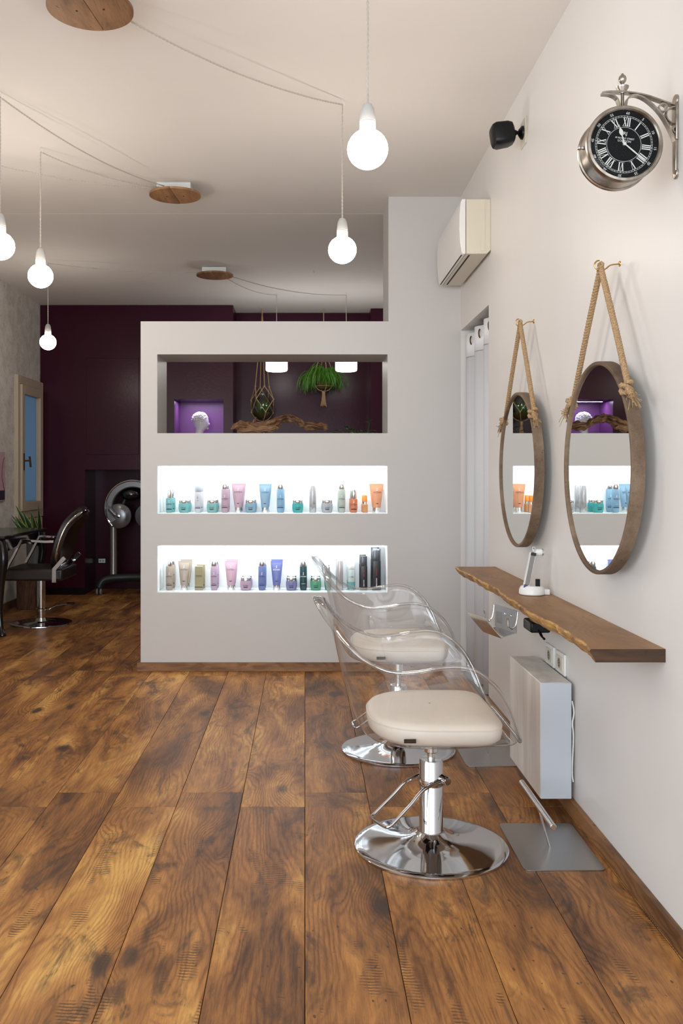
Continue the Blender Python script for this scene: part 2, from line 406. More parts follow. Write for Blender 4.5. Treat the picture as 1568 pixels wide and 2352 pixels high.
def text_mesh(s, size, depth=0.0003):
    k = (s, size)
    if k in _txt: return _txt[k]
    cu = bpy.data.curves.new('lettering', 'FONT'); cu.body = s; cu.size = size; cu.align_x = 'CENTER'; cu.align_y = 'CENTER'; cu.extrude = depth; cu.resolution_u = 2
    o = bpy.data.objects.new('lettering', cu); C.objects.link(o)
    dg = bpy.context.evaluated_depsgraph_get(); dg.update()
    me = bpy.data.meshes.new_from_object(o.evaluated_get(dg))
    bpy.data.objects.remove(o); bpy.data.curves.remove(cu); me.name = 'lettering'
    _txt[k] = me; return me
def text(s, size, m, loc, parent=None, rot=(PI/2,0,0), name='lettering'):
    me = text_mesh(s, size).copy(); me.materials.clear(); me.materials.append(m)
    o = bpy.data.objects.new(name, me); C.objects.link(o); o.location = loc; o.rotation_euler = rot
    if parent: o.parent = parent
    return o
def holes_cells(mb, a0, a1, z0, z1, holes, fn):
    """fill the rectangle a0..a1 x z0..z1 minus holes with boxes through fn(a,b,c,d)"""
    xs = sorted({a0, a1, *[h[0] for h in holes], *[h[1] for h in holes]}); zs = sorted({z0, z1, *[h[2] for h in holes], *[h[3] for h in holes]})
    xs = [x for x in xs if a0 <= x <= a1]; zs = [z for z in zs if z0 <= z <= z1]
    for xa, xb in zip(xs, xs[1:]):
        run = None
        for za, zb in zip(zs, zs[1:]):
            mx, mz = (xa+xb)/2, (za+zb)/2
            solid = not any(h[0] < mx < h[1] and h[2] < mz < h[3] for h in holes)
            if solid: run = (run[0], zb) if run else (za, zb)
            if (not solid) and run: fn(xa, xb, *run); run = None
        if run: fn(xa, xb, *run)

# ------------------------------------------------------------------ room shell
XR, XL, YP, YB, ZC = 0.968, -2.69, 5.654, 6.04, 2.946
YN = -3.0
# floor: dark sub-floor with one object per plank
fl = struct(MB().box(XL-.2, 1.6, YN-.2, 10.4, -0.06, -0.0075), 'floor', M['blackmat'])
PW, PL = 0.2368, 2.17
def plank_mesh(wd, ln):
    mb = MB(); g = 0.0009; c = 0.0011; z0, z1 = -0.008, 0.0
    a = [(g,g),(wd-g,g),(wd-g,ln-g),(g,ln-g)]; b = [(g+c,g+c),(wd-g-c,g+c),(wd-g-c,ln-g-c),(g+c,ln-g-c)]
    mb.add([(x,y,z0) for x,y in a]+[(x,y,z1-c) for x,y in a]+[(x,y,z1) for x,y in b],
           [(0,1,5,4),(1,2,6,5),(2,3,7,6),(3,0,4,7),(4,5,9,8),(5,6,10,9),(6,7,11,10),(7,4,8,11),(8,9,10,11)])
    me = mb.mesh('plank', 0); me.materials.append(M['floor']); return me
full = plank_mesh(PW, PL); cache = {}
for k in range(-5, 13):                       # column k covers X from -(k+1)*PW to -k*PW
    x0 = -(k+1)*PW; x1 = -k*PW
    if x1 <= XL: continue
    cx0, cx1 = max(x0, XL), min(x1, XR)
    if cx1 - cx0 < 0.01: continue
    off = 3.342 if k % 2 == 0 else 3.493
    r = -3
    for r in range(-3, 4):
        y0, y1 = off + r*PL, off + (r+1)*PL
        cy0, cy1 = max(y0, YN), min(y1, 10.25)
        if cy1 - cy0 < 0.02: continue
        wd, ln = round(cx1-cx0, 4), round(cy1-cy0, 4)
        if abs(wd-PW) < 1e-4 and abs(ln-PL) < 1e-4: me = full
        else:
            if (wd, ln) not in cache: cache[(wd, ln)] = plank_mesh(wd, ln)
            me = cache[(wd, ln)]
        o = bpy.data.objects.new('plank', me); C.objects.link(o); o.location = (cx0, cy0, 0); o.parent = fl
struct(MB().box(XL-.2, 1.6, YN-.2, 6.02, ZC, ZC+.1), 'ceiling', M['ceil'])
struct(MB().box(XL-.2, 1.6, 6.02, 10.4, ZC-.0006, ZC+.1), 'ceiling_rear', M['ceil'])
mb = MB()
holes_cells(mb, YN-.2, 10.4, 0, ZC, [(4.794, 5.654, -1, 2.115)], lambda a,b,c,d: mb.box(XR, XR+.12, a, b, c, d))
struct(mb, 'wall_right', M['wall'], smooth=0)
mb = MB().box(1.42, 1.5, 4.5, 6.0, 0, 2.946).box(1.09, 1.42, 5.68, 5.76, 0, 2.946).box(1.09, 1.42, 4.56, 4.64, 0, 2.946)
struct(mb, 'wall_cupboard', M['wall'], smooth=0)
mb = MB()
WIN = (8.46, 9.18, 0.84, 2.13)
holes_cells(mb, YN-.2, 10.4, 0, ZC, [WIN, (-2.4, 1.7, 0.3, 2.6)], lambda a,b,c,d: mb.box(XL-.15, XL, a, b, c, d))
struct(mb, 'wall_left', M['paper'], smooth=0)
mb = MB()
holes_cells(mb, XL, XR, 0, ZC, [(-2.4, 0.7, 0.35, 2.55)], lambda a,b,c,d: mb.box(a, b, YN-.15, YN, c, d))
struct(mb, 'wall_front', M['wall'], smooth=0)
# shopfront window behind the camera (source of the daylight): frame bars
mb = MB()
for x in (-2.4, -0.85, 0.65): mb.box(x, x+.05, YN-.12, YN-.05, 0.35, 2.55)
mb.box(-2.4, 0.7, YN-.12, YN-.05, 0.35, 0.41).box(-2.4, 0.7, YN-.12, YN-.05, 2.49, 2.55)
struct(mb, 'window_2', M['darkgrey'], smooth=0)
mb = MB()
for y in (-2.4, -1.05, 0.3, 1.65): mb.box(XL-.12, XL-.05, y, y+.05, 0.3, 2.6)
mb.box(XL-.12, XL-.05, -2.4, 1.7, 0.3, 0.36).box(XL-.12, XL-.05, -2.4, 1.7, 2.54, 2.6)
struct(mb, 'window_3', M['darkgrey'], smooth=0)
# maroon wall at the back
mb = MB()
holes_cells(mb, XL, -0.73, 0, ZC-.006, [(-2.235, -1.42, -1, 1.27), (-1.328, -0.828, 1.52, 1.986)], lambda a,b,c,d: mb.box(a, b, 9.25, 9.72, c, d))
mb.box(XL, XR, 9.72, 9.9, 0, ZC-.006).box(-0.73, 0.682, 9.70, 9.73, 0, ZC-.006).box(0.682, XR, 9.44, 9.73, 0, ZC-.006)
mb.box(-0.73, 0.682, 9.688, 9.70, 0, 1.963)
wb = struct(mb, 'wall_back', M['maroon'], smooth=0)
mb = MB(); mb.box(-2.222, -1.686, 9.243, 9.25, 1.424, 2.402)
mb.build('hatch_panel', M['maroon'], wb, bevel=.003)
mb = MB(); mb.box(-1.328, -0.828, 9.68, 9.719, 1.52, 1.986).box(-1.332,-1.3275,9.262,9.70,1.52,1.986).box(-0.8285,-0.824,9.262,9.70,1.52,1.986).box(-1.328,-.828,9.262,9.70,1.516,1.5205)
mb.build('niche_lining', M['purple'], wb, smooth=0)
# partition with one opening and two lit niches
NX0, NX1 = -0.917, 0.5135
OP = (NX0, NX1, 1.477, 1.967); N1 = (NX0, NX1, 0.9765, 1.274); N2 = (NX0, NX1, 0.487, 0.779)
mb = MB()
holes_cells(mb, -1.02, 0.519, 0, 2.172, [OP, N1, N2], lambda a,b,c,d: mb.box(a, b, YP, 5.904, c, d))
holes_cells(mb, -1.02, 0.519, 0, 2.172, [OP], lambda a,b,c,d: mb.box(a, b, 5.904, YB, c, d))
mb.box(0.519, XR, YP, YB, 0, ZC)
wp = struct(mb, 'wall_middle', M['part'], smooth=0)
M['liner'] = mat('white_niche_lining', (0.86,0.87,0.87), 0.5)
for nz in (N1, N2):
    MB().box(NX0, NX1, 5.900, 5.9035, nz[2], nz[3]).box(NX0, NX0+.0015, 5.657, 5.9035, nz[2], nz[3]).box(NX1-.0015, NX1, 5.657, 5.9035, nz[2], nz[3]).box(NX0, NX1, 5.657, 5.9035, nz[3]-.0004, nz[3]+.0001).build('niche_lining', M['liner'], wp, smooth=0)
    MB().box(NX0+.02, NX1-.02, 5.658, 5.672, nz[3]-.008, nz[3]-.0005).build('led_strip', M['led'], wp, label='lit white strip under the top of a niche')
    MB().box(NX0+.004, NX1-.004, 5.66, 5.898, nz[2]-.0005, nz[2]+.004).build('glass_shelf', pm((0.84,0.90,0.89),0.15), wp, label='white glass shelf plate')
# skirtings
struct(MB().box(-1.04, XR, YP-.02, YP, 0, 0.054).box(-1.04, -1.02, YP, YB, 0, .054), 'baseboard_middle', M['skirt'], smooth=0, bevel=.002)
struct(MB().box(XR-.018, XR, YN, 4.794, 0, 0.054), 'baseboard_right', M['skirt_y'], smooth=0, bevel=.002)
struct(MB().box(XL, XL+.015, YN, 9.25, 0, 0.07), 'baseboard_left', M['skirt_y'], smooth=0, bevel=.002)
struct(MB().box(XL+.015, -2.235, 9.235, 9.25, 0, 0.07), 'baseboard_back', M['lacquer'], smooth=0, bevel=.002)
# window in the left wall
y0, y1, z0, z1 = WIN
wf = struct(MB(), 'window_1', M['winframe']) if False else None
mb = MB(); X = XL
holes_cells(mb, y0-.03, y1+.06, z0-.04, z1+.02, [(y0+.03, y1-.02, z0+.03, z1-.06)], lambda a,b,c,d: mb.box(X-.02, X+.035, a, b, c, d))
wf = struct(mb, 'window_1', M['winframe'], smooth=0, bevel=.004)
mb = MB()
holes_cells(mb, y0+.035, y1-.025, z0+.035, z1-.065, [(y0+.11, y1-.10, z0+.12, z1-.15)], lambda a,b,c,d: mb.box(X+.0, X+.055, a, b, c, d))
sash = mb.build('sash', M['winframe'], wf, smooth=0, bevel=.004)
MB().box(X+.002, X+.008, y0+.11, y1-.10, z0+.12, z1-.15).build('pane', M['frost'], sash)
mb = MB().box(X+.055, X+.062, y0+.06, y0+.085, 1.26, 1.42)
mb.tube([(X+.06, y0+.073, 1.35), (X+.11, y0+.073, 1.35)], .008).tube([(X+.11, y0+.073, 1.39), (X+.115, y0+.09, 1.29)], .01)
mb.build('window_handle', M['bronze'], sash)
mb = MB().box(X, X+.03, y0-.02, y1+.05, z0-.17, z0-.045)
mb.build('sill_board', M['winframe'], wf, bevel=.004)

# ------------------------------------------------------------------ pendant lamps
def canopy(cx, cy, label, ang):
    t = thing('ceiling_canopy', label, 'ceiling plate', (cx, cy, ZC-(0.006 if cy > 6.02 else 0)))
    R = 0.153; d = Vector((math.cos(ang), math.sin(ang))); nrm = Vector((-d.y, d.x))
    for sgn in (1, -1):
        pts = []
        for k in range(25):
            a = PI*k/24; q = d*(R*math.cos(a)) + nrm*(sgn*max(.0015, R*math.sin(a)))
            pts.append(q)
        mb = MB(); n = len(pts)
        vs = [(p.x, p.y, -.062) for p in pts] + [(p.x, p.y, -.050) for p in pts]
        fs = [tuple(range(n)), tuple(n+i for i in reversed(range(n)))] + [(i, n+i, n+(i+1)%n, (i+1)%n) for i in range(n)]
        mb.add(vs, fs); b = mb.build('wood_board', M['canopy'], t)
        bb = MB(); bb.lathe([(0,-.0635),(.004,-.0635),(.004,-.062)], (nrm.x*sgn*.05, nrm.y*sgn*.05, 0), 8); bb.build('screw', M['blackmat'], b)
    MB().box(-.10, .10, -.07, .07, -.050, 0).build('mounting_box', M['whitebox'], t, bevel=.003)
    return t
canopy(-0.769, 3.26, 'large round two-board wooden ceiling plate nearest the camera, cut off by the top edge', math.radians(84))
canopy(-0.775, 5.44, 'round wooden ceiling plate with three cords running left, middle of the ceiling', math.radians(86))
canopy(-0.752, 7.60, 'small dark round wooden ceiling plate farthest back, above the partition', math.radians(87))
CAN = [Vector((-.769,3.26,ZC-.035)), Vector((-.775,5.44,ZC-.035)), Vector((-.752,7.60,ZC-.04))]
def pendant(hx, hy, zb, label, can=None, sag=0.06, cside=0, drum=False):
    zc = ZC - (0.006 if hy > 6.02 else 0)
    t = thing('pendant_lamp', label, 'pendant lamp', (hx, hy, zc), group=None)
    o = Vector((hx, hy, zc))
    mb = MB()
    hook = Vector((0,0,-.025))
    if can is not None:
        c = CAN[can] - o
        dirv = (Vector((0,0,0)) - c); dirv.z = 0; dirv.normalize(); c = c + dirv*0.12
        pts = []
        for k in range(21):
            s = k/20; p = c.lerp(hook, s); p.z = min(p.z, -.012) - sag*4*s*(1-s)
            pts.append(p)
        mb.rope(pts, .0042, .035, 2, 5, .007)
    if not drum:
        top = Vector((0,0,zb+.145-zc))
        mb.rope([hook, top], .0042, .035, 2, 5, .007)
        mb.build('cord', M['cord'], t)
        MB().lathe([(.004,.078+.07),(.014,.142),(.021,.128),(.025,.10),(.026,.088),(.024,.087),(.026,.085),(.026,.062),(.022,.060)], (0,0,zb-zc), 24).build('lamp_holder', M['porc'], t)
        prof = [(0,-.0625)]
        for k in range(1, 15):
            a = -PI/2 + k*(PI*0.86)/14; prof.append((.065*math.cos(a), .0625*math.sin(a)))
        prof += [(.024,.060),(.0205,.068)]
        MB().lathe(prof, (0,0,zb-zc), 32).build('bulb', M['bulb'], t, label='glowing white globe bulb')
    else:
        top = Vector((0,0,zb+.22-zc))
        mb.rope([hook, top], .0042, .035, 2, 5, .007)
        mb.build('cord', M['cord'], t)
        MB().lathe([(.004,.235),(.03,.228),(.045,.18),(.04,.18)], (0,0,zb-zc), 24).build('lamp_holder', M['porc'], t)
        MB().lathe([(0,0),(.088,0),(.098,.005),(.102,.016),(.102,.185),(.09,.195),(.04,.197)], (0,0,zb-zc), 32).build('lamp_shade', M['shade'], t, label='glowing white drum shade')
    hk = [(0,0,0),(0,0,-.012)] + [(0.010*math.sin(a), 0, -.022+.010*math.cos(a)) for a in [PI*k/6 for k in range(0,10)]]
    MB().tube(hk, .0015, 6).build('ceiling_hook', M['whitepl'], t)
    return t
p = at(844,343,2.90); pendant(p.x, p.y, p.z, 'globe bulb pendant hanging nearest the camera, its cord leaving the top edge', 0)
pendant(0.172, 4.185, at(787,574,4.185).z, 'globe bulb pendant in front of the partition\'s tall column, corded to the nearest ceiling plate', 0, 0.045)
pendant(-1.373, 4.10, at(5,565,4.10).z, 'globe bulb pendant cut by the left edge of the photo', 1, 0.05)
pendant(-1.393, 4.797, at(93,634,4.797).z, 'globe bulb pendant at left above the window side, second from the left edge', 1, 0.03)
pendant(-2.06, 7.30, at(110,786,7.30).z, 'smallest globe bulb pendant, hanging lowest before the maroon wall', 2, 0.025)
pendant(-0.267, 8.59, 2.195, 'white drum pendant behind the partition above the hanging glass vase', 2, 0.04, drum=True)
pendant(0.39, 8.59, 2.195, 'white drum pendant behind the partition beside the hanging green plant', 2, 0.05, drum=True)
pendant(-1.95, 4.72, 2.28, 'globe bulb pendant just outside the left edge, its cord crossing the ceiling', 1, 0.04)
MB().tube([(0,0,0),(0,0,-.012),(.006,0,-.02),(.008,0,-.012)], .0014, 6).build('ceiling_hook', M['brass'], None, loc=(at(720,620,7.67).x, 7.67, ZC-.006))
tag(bpy.data.objects['ceiling_hook.008'] if 'ceiling_hook.008' in bpy.data.objects else C.objects[-1], 'tiny bare metal hook in the ceiling right of the farthest wooden plate', 'hook')

# ------------------------------------------------------------------ acrylic styling chairs
RIM = [(-.355,0,.821),(-.351,.05,.814),(-.341,.095,.797),(-.326,.14,.774),(-.306,.18,.748),(-.286,.212,.722),(-.262,.243,.698),(-.232,.268,.672),(-.185,.289,.648),(-.142,.299,.638),
       (-.085,.305,.641),(-.018,.306,.652),(.038,.306,.655),(.083,.305,.645),(.118,.303,.622),(.154,.300,.585),(.186,.292,.530),(.208,.278,.472),(.224,.256,.430),(.232,.215,.412),(.236,.12,.408),(.236,0,.408)]
RIM = [tuple(p) for p in smoothp(RIM, 3)]
NR = len(RIM)
loop = RIM + [(u,-v,z) for u,v,z in reversed(RIM[1:-1])]
def base_pt(i):
    j = i if i < NR else 2*(NR-1)-i
    sgn = 1 if i < NR else -1
    u, v, z = RIM[j]; th = math.atan2(v, u+.02)
    c, s = math.cos(th), math.sin(th)
    e = 2/2.8
    return Vector((-.01 + .185*math.copysign(abs(c)**e, c), sgn*.205*abs(s)**e, .384)), c
rings = []
data = []
for i, p in enumerate(loop):
    R = Vector(p); B, c = base_pt(i); out = Vector((R.x-B.x, R.y-B.y, 0)); ol = out.length
    if ol < 1e-4: out = Vector((1,0,0))
    outn = out.normalized()
    bk = max(0, -c)
    f = .95 - .40*bk**2
    P1 = B + outn*min(.075, ol*.85); P1.z += .002
    P2 = B + Vector((R.x-B.x, R.y-B.y, 0))*f; P2.z = B.z + .42*(R.z-B.z)
    data.append((B, P1, P2, R, outn, bk))
for s in (0.0, .25, .5, .75, 1.0):        # pan
    rings.append([Vector((-.01,0,.380)).lerp(d[0], s*1.0) if s > 0 else Vector((-.01,0,.380)) + (d[0]-Vector((-.01,0,.384)))*.01 for d in data])
for k in range(1, 17):
    s = k/16
    rings.append([d[0]*(1-s)**3 + d[1]*3*s*(1-s)**2 + d[2]*3*s*s*(1-s) + d[3]*s**3 for d in data])
lip = [d[3] + d[4]*(.007 + .020*d[5]**3) + Vector((0,0,-.003*d[5])) for d in data]
rings.append([a.lerp(b,.5) + Vector((0,0,.003)) for a, b in zip(rings[-1], lip)])
rings.append(lip)
shell_mb = MB().grid(rings, close_u=True)
rim_mb = MB().tube([p for p in lip], .0062, 10, closed=True)
# cushion
def cush_outline(sx, sy, n=64):
    out = []
    for k in range(n):
        a = 2*PI*k/n; c, s = math.cos(a), math.sin(a); e = 2/8.0 if c > 0 else 2/2.6; es = 2/5.0 if c > 0 else 2/2.6
        out.append((-.005 + sx*math.copysign(abs(c)**e, c), sy*math.copysign(abs(s)**es, s)))
    return out
def ring_at(sx, sy, z):
    sx = sx*1.03
    return [(x, y, z) for x, y in cush_outline(sx, sy)]
cush = MB().grid([ring_at(.150,.185,.389), ring_at(.180,.215,.392), ring_at(.196,.236,.410), ring_at(.200,.241,.432), ring_at(.198,.239,.448), ring_at(.192,.233,.457), ring_at(.178,.218,.463), ring_at(.13,.16,.469), ring_at(.06,.08,.472), ring_at(.003,.003,.472)], close_u=True, cap0=True)
pipe = MB().tube(ring_at(.1985,.2395,.4465), .0022, 6, closed=True)
base_mb = MB().lathe([(.0,.0),(.249,0),(.2505,.004),(.250,.009),(.245,.012),(.225,.0135),(.17,.018),(.12,.024),(.088,.031),(.066,.040),(.053,.049),(.045,.056),(.0,.056)], seg=96)
tagm = MB().obox((-.097,-.2445,.418), .036, .0025, .012)
def acrylic_chair(cy, lift, leverang, label):
    t = thing('styling_chair', label, 'chair', (.413, cy, 0))
    L = (0,0,lift)
    base_mb.build('round_base', M['chrome'], t, smooth=40)
    mb = MB().lathe([(.041,.050),(.041,.060),(.0385,.064),(.0385,.283),(.035,.290),(.012,.291)], seg=40)
    mb.lathe([(.0395,.205),(.0405,.208),(.0405,.226),(.0395,.229)], seg=40, caps=False)
    mb.build('column', M['chrome'], t)
    mb = MB().lathe([(.0125,.289),(.0125,.30),(.0125,.330+lift)], seg=24).lathe([(.020,.312+lift),(.0215,.314+lift),(.0215,.345+lift),(.020,.347+lift)], seg=24)
    mb.lathe([(.024,.345+lift),(.042,.352+lift),(.046,.360+lift)], seg=24)
    mb.build('piston', M['steel_lt'], t)
    mb = MB().box(-.125,.125,-.055,.055,.362,.3695); mb.tube([(.09,0,.366),(.150,0,.366)], .0045)
    mb.build('seat_plate', M['blackmat'], t, loc=L, bevel=.002)
    # U shaped foot lever
    ca, sa = math.cos(leverang), math.sin(leverang)
    def q(f, s, z): return (f*ca - s*sa, f*sa + s*ca, z)
    path = [q(-.015,.046,.232), q(.06,.049,.212), q(.115,.052,.170), q(.182,.053,.122), q(.197,.046,.115), q(.20,.0,.113), q(.197,-.046,.115), q(.182,-.053,.122), q(.115,-.052,.170), q(.06,-.049,.212), q(-.015,-.046,.232)]
    lv = MB().tube(smoothp(path[0:4],5)[:-1] + smoothp(path[3:8],5)[:-1] + smoothp(path[7:],5), .0055, 10).build('foot_lever', M['chrome'], t)
    hub = MB(); a0, a1 = Vector(q(-.02,.068,.232)), Vector(q(-.02,-.068,.232)); hub.tube([a0, a0.lerp(a1,.04), a0.lerp(a1,.96), a1], [.012,.0145,.0145,.012], 20)
    hub.build('lever_pivot', M['chrome'], t)
    sh = shell_mb.build('shell', M['acrylic'], t, loc=L, smooth=80, label='clear acrylic tub shell')
    rim_mb.build('rolled_edge', M['acrylic_rim'], sh, smooth=80)
    cu = cush.build('seat_cushion', M['cream'], t, loc=L, smooth=60, label='cream leather seat cushion')
    pipe.build('piping', M['cream'], cu)
    tg = tagm.build('tag', M['blackmat'], cu, label='small black maker tag')
    return t
acrylic_chair(2.98, 0, math.radians(206), 'clear acrylic salon chair nearest the camera, cream seat on a round chrome base')
acrylic_chair(4.03, .038, math.radians(185), 'clear acrylic salon chair farther back, seen through the nearer one')

# ------------------------------------------------------------------ footrests
def footrest(dy, label):
    t = thing('footrest', label, 'footrest', (.8005, 2.985+dy, 0))
    pts = []
    for cx, cy, a0 in ((.108,.17,0),(-.108,.17,PI/2),(-.108,-.17,PI),(.108,-.17,3*PI/2)):
        for k in range(6):
            a = a0 + PI/2*k/5; pts.append((cx + .018*math.cos(a), cy + .018*math.sin(a)))
    n = len(pts); mb = MB().add([(x,y,0.0005) for x,y in pts]+[(x,y,.0045) for x,y in pts], [tuple(reversed(range(n))), tuple(n+i for i in range(n))]+[(i,(i+1)%n,n+(i+1)%n,n+i) for i in range(n)])
    mb.build('floor_plate', M['steel'], t)
    rot = Matrix.Rotation(math.radians(-16), 3, 'Y')
    MB().obox((-.02,-.01,.068), .005, .022, .136, rot).build('post', M['steel_lt'], t, bevel=.001)
    mb = MB().tube([(-.041,-.205,.142),(-.041,-.203,.142),(-.041,.203,.142),(-.041,.205,.142)], [.008,.0098,.0098,.008], 20)
    mb.build('foot_bar', M['steel_lt'], t)
footrest(0, 'steel plate footrest with a slanted bar on the floor beside the near chair')
footrest(1.0, 'steel plate footrest on the floor behind, partly hidden by the wall heater')

# ------------------------------------------------------------------ live edge shelf
mb = MB(); rows_t = []; ys = [2.443 + (4.63-2.443)*k/120 for k in range(121)]
def front_x(y):
    n = .010*math.sin(y*5.1+1.0) + .006*math.sin(y*13.7) + .003*math.sin(y*37+2)+.0015*math.sin(y*91)
    base = .777
    if y < 2.60: base -= .022*(2.60-y)/.157
    if y > 4.45: base -= .01*(y-4.45)/.18
    return base + n*.8
def chip(y, s): return .0022*math.sin(y*23+s*1.1+2*math.sin(y*9))+.0014*math.sin(y*61+s*2+2*math.sin(y*17))+.0008*math.sin(y*167+s*3)
top = [];
SZ = .7515
top_rows = [[(front_x(y)+.003 + (XR-front_x(y)-.003)*j/6, y, SZ) for j in range(7)] for y in ys]
bot_rows = [[(front_x(y)+.018+chip(y,4)*.6 + (XR-front_x(y)-.018-chip(y,4)*.6)*j/3, y, SZ-.036) for j in range(4)] for y in ys]
edge_rows = [[(front_x(y)+.003, y, SZ), (front_x(y)-.001+chip(y,1)*.5, y, SZ-.006), (front_x(y)+.002+chip(y,2), y, SZ-.013), (front_x(y)+.006+chip(y,2.6), y, SZ-.021), (front_x(y)+.013+chip(y,3), y, SZ-.029), (front_x(y)+.018+chip(y,4)*.6, y, SZ-.036)] for y in ys]
sh = thing('wall_shelf', 'thick live-edge wooden shelf fixed along the white right wall below the mirrors', 'shelf', (0,0,0))
mb = MB().grid([list(reversed(r)) for r in top_rows]).grid(bot_rows)
for rr, flip in ((0,False),(-1,True)):
    ring = [Vector(p) for p in edge_rows[rr]] + [Vector((XR, ys[rr], SZ-.036)), Vector((XR, ys[rr], SZ))]
    MB().add(ring, [tuple(range(len(ring))) if flip else tuple(reversed(range(len(ring))))]).build('end_grain', M['endgrain'], sh, smooth=0, label='dark sawn end')
mb.add([(XR, ys[0], SZ-.036),(XR, ys[-1], SZ-.036),(XR, ys[-1], SZ),(XR, ys[0], SZ)], [(0,1,2,3)])
mb.build('slab', M['slab'], sh, smooth=30)
MB().grid(edge_rows).build('live_edge', M['bark'], sh, smooth=18, label='rough yellow-brown chiselled edge')
MB().box(.86, XR, 3.30, 3.44, SZ-.075, SZ-.034).build('support_block', M['slab'], sh, bevel=.002, label='small wooden block under the slab')

# ------------------------------------------------------------------ mirrors with rope
def mirror(cy, label):
    cz, R = 1.2405, .328
    t = thing('rope_mirror', label, 'mirror', (.93, cy, cz-R))
    def q(r, a, x): return (x-.93, r*math.cos(a), R + r*math.sin(a))
    n = 96
    prof = [(R,.9325),(R,.897),(R-.002,.895),(R-.010,.895),(R-.012,.897),(R-.012,.903),(R-.012,.9325)]
    mb = MB().grid([[q(r, 2*PI*k/n, x) for r, x in prof] for k in range(n)], close_u=True, close_v=True)
    fr = mb.build('hoop_frame', M['frame'], t, smooth=40)
    for a in (.9, 2.6, 4.1, 5.4): MB().sphere(q(R, a, .914), .003, 8, 5).build('rivet', M['bronze'], fr)
    mb = MB(); mb.add([q(R-.0125, 2*PI*k/n, .9025) for k in range(n)], [tuple(range(n))]).add([q(R-.0125, 2*PI*k/n, .925) for k in range(n)], [tuple(reversed(range(n)))])
    mb.grid([[q(R-.0125, 2*PI*k/n, x) for k in range(n)] for x in (.925,.9025)], close_u=True)
    mb.build('mirror_glass', M['mirror'], t, smooth=30)
    # rope: apex on hook, to the two sides
    ap = Vector((-.018, -.012, 1.856-cz+R))
    for s in (-1, 1):
        a = math.radians(42); att = Vector((-.017, s*(R+.006)*math.cos(a), R + (R+.006)*math.sin(a)))
        kn = att + Vector((-.004, s*.012, .008))
        st = ap + Vector((0, s*.006, -.004))
        pts = smoothp([ap + Vector((0,0,.006)), st, st.lerp(kn, .5) + Vector((0, s*.004, 0)), kn], 12)
        rp = MB().rope(pts, .0092, .030, 3, 8, .003).build('rope', M['rope'], t, smooth=80, label='twisted jute rope leg')
        # knot: a coil plus a frayed tail
        kp = []
        for k in range(34):
            b = 2*PI*k/15; kp.append(kn + Vector((-.006+.014*math.sin(b), s*(.002+.011*math.cos(b)), .006-.0009*k + .004*math.sin(b*1.5))))
        mbk = MB().rope(kp, .0078, .024, 3, 7, .003)
        tail = smoothp([kn + Vector((-.004, s*.006, -.008)), kn + Vector((-.008, s*.034, -.020)), kn + Vector((-.008, s*.062, -.040))], 8)
        mbk.rope(tail, .0092, .028, 3, 7, .003)
        mbk.build('knot', M['rope'], rp, smooth=80)
        e = Vector(tail[-1]); d = (Vector(tail[-1])-Vector(tail[-3])).normalized(); fr_ = MB()
        for k in range(34):
            w_ = Vector((random.gauss(0,.006), random.gauss(0,.006), random.gauss(0,.006)))
            fr_.tube([e - d*.006 + w_*.7, e + d*.008 + w_*1.3, e + d*random.uniform(.014,.026) + w_*random.uniform(1.2,2.4)], .0011, 4)
        fr_.build('frayed_end', M['rope'], rp)
    return t
mirror(2.82, 'round rope-hung mirror in a brown hoop frame, nearer the camera')
mirror(3.87, 'round rope-hung mirror in a brown hoop frame, farther along near the curtain')
for cy, lb in ((2.81,'brass wall hook holding the nearer mirror\'s rope'), (3.86,'brass wall hook holding the farther mirror\'s rope')):
    pts = [(XR+.002,cy,1.866),(.93,cy,1.864),(.916,cy,1.860),(.905,cy,1.850)] ; pts = [(XR+.002,cy,1.868),(.94,cy,1.864),(.925,cy,1.853),(.91,cy,1.8475),(.895,cy,1.853),(.890,cy,1.866),(.897,cy,1.876),(.905,cy,1.878)]
    hk = thing('wall_hook', lb, 'hook', (XR, cy-.012, 1.866))
    MB().tube([Vector(p)-Vector((XR,cy,1.866)) for p in smoothp(pts,5)], .0024, 8).build('hook_wire', M['brass'], hk)
    MB().lathe([(0,-.003),(.008,-.003),(.009,0)], (0,0,.002), 14, 'x').build('hook_plate', M['brass'], hk)

# ------------------------------------------------------------------ station clock
CY = 2.33; cc = at(1435, 329, CY); CR = .0965
clk = thing('station_clock', 'round nickel double-sided station clock with black Roman dial hung from a wall bracket', 'clock', (cc.x, CY, cc.z))
prof = [(.0,.0),(CR-.004,.0),(CR,.003),(CR,.070),(CR+.004,.073),(CR+.004,.082),(CR,.088),(CR-.006,.088)]
# local y: 0 = front bezel, + = backwards
MB().lathe([(.0,.088),(CR-.006,.088),(CR-.001,.086),(CR+.002,.080),(CR+.001,.074),(CR-.002,.072),(CR-.002,.014)], (0,0,0), 72, 'y').build('case', M['nickel'], clk)
MB().lathe([(CR-.002,.016),(CR+.002,.013),(CR+.002,.003),(CR-.001,-.002),(CR-.007,-.003),(CR-.010,.001),(CR-.010,.010)], (0,0,0), 72, 'y', caps=False).build('bezel', M['nickel'], clk)
MB().lathe([(0,.009),(CR-.009,.009),(CR-.009,.014),(0,.014)], (0,0,0), 64, 'y').build('dial', M['dial'], clk)
MB().sphere((-CR-.010,.035,.0), .0058, 14, 10).tube([(-CR-.006,.035,0),(-CR+.003,.035,0)], .003, 8).sphere((-CR-.001,.035,0), .005, 12, 8).build('case_knob', M['chrome'], clk)
TILT = math.radians(-7.5)      # clock hangs turned clockwise
dl = MB()
rotm = Matrix.Rotation(-TILT, 3, 'Y')
def dialp(x, z): return rotm @ Vector((x, 0, z))
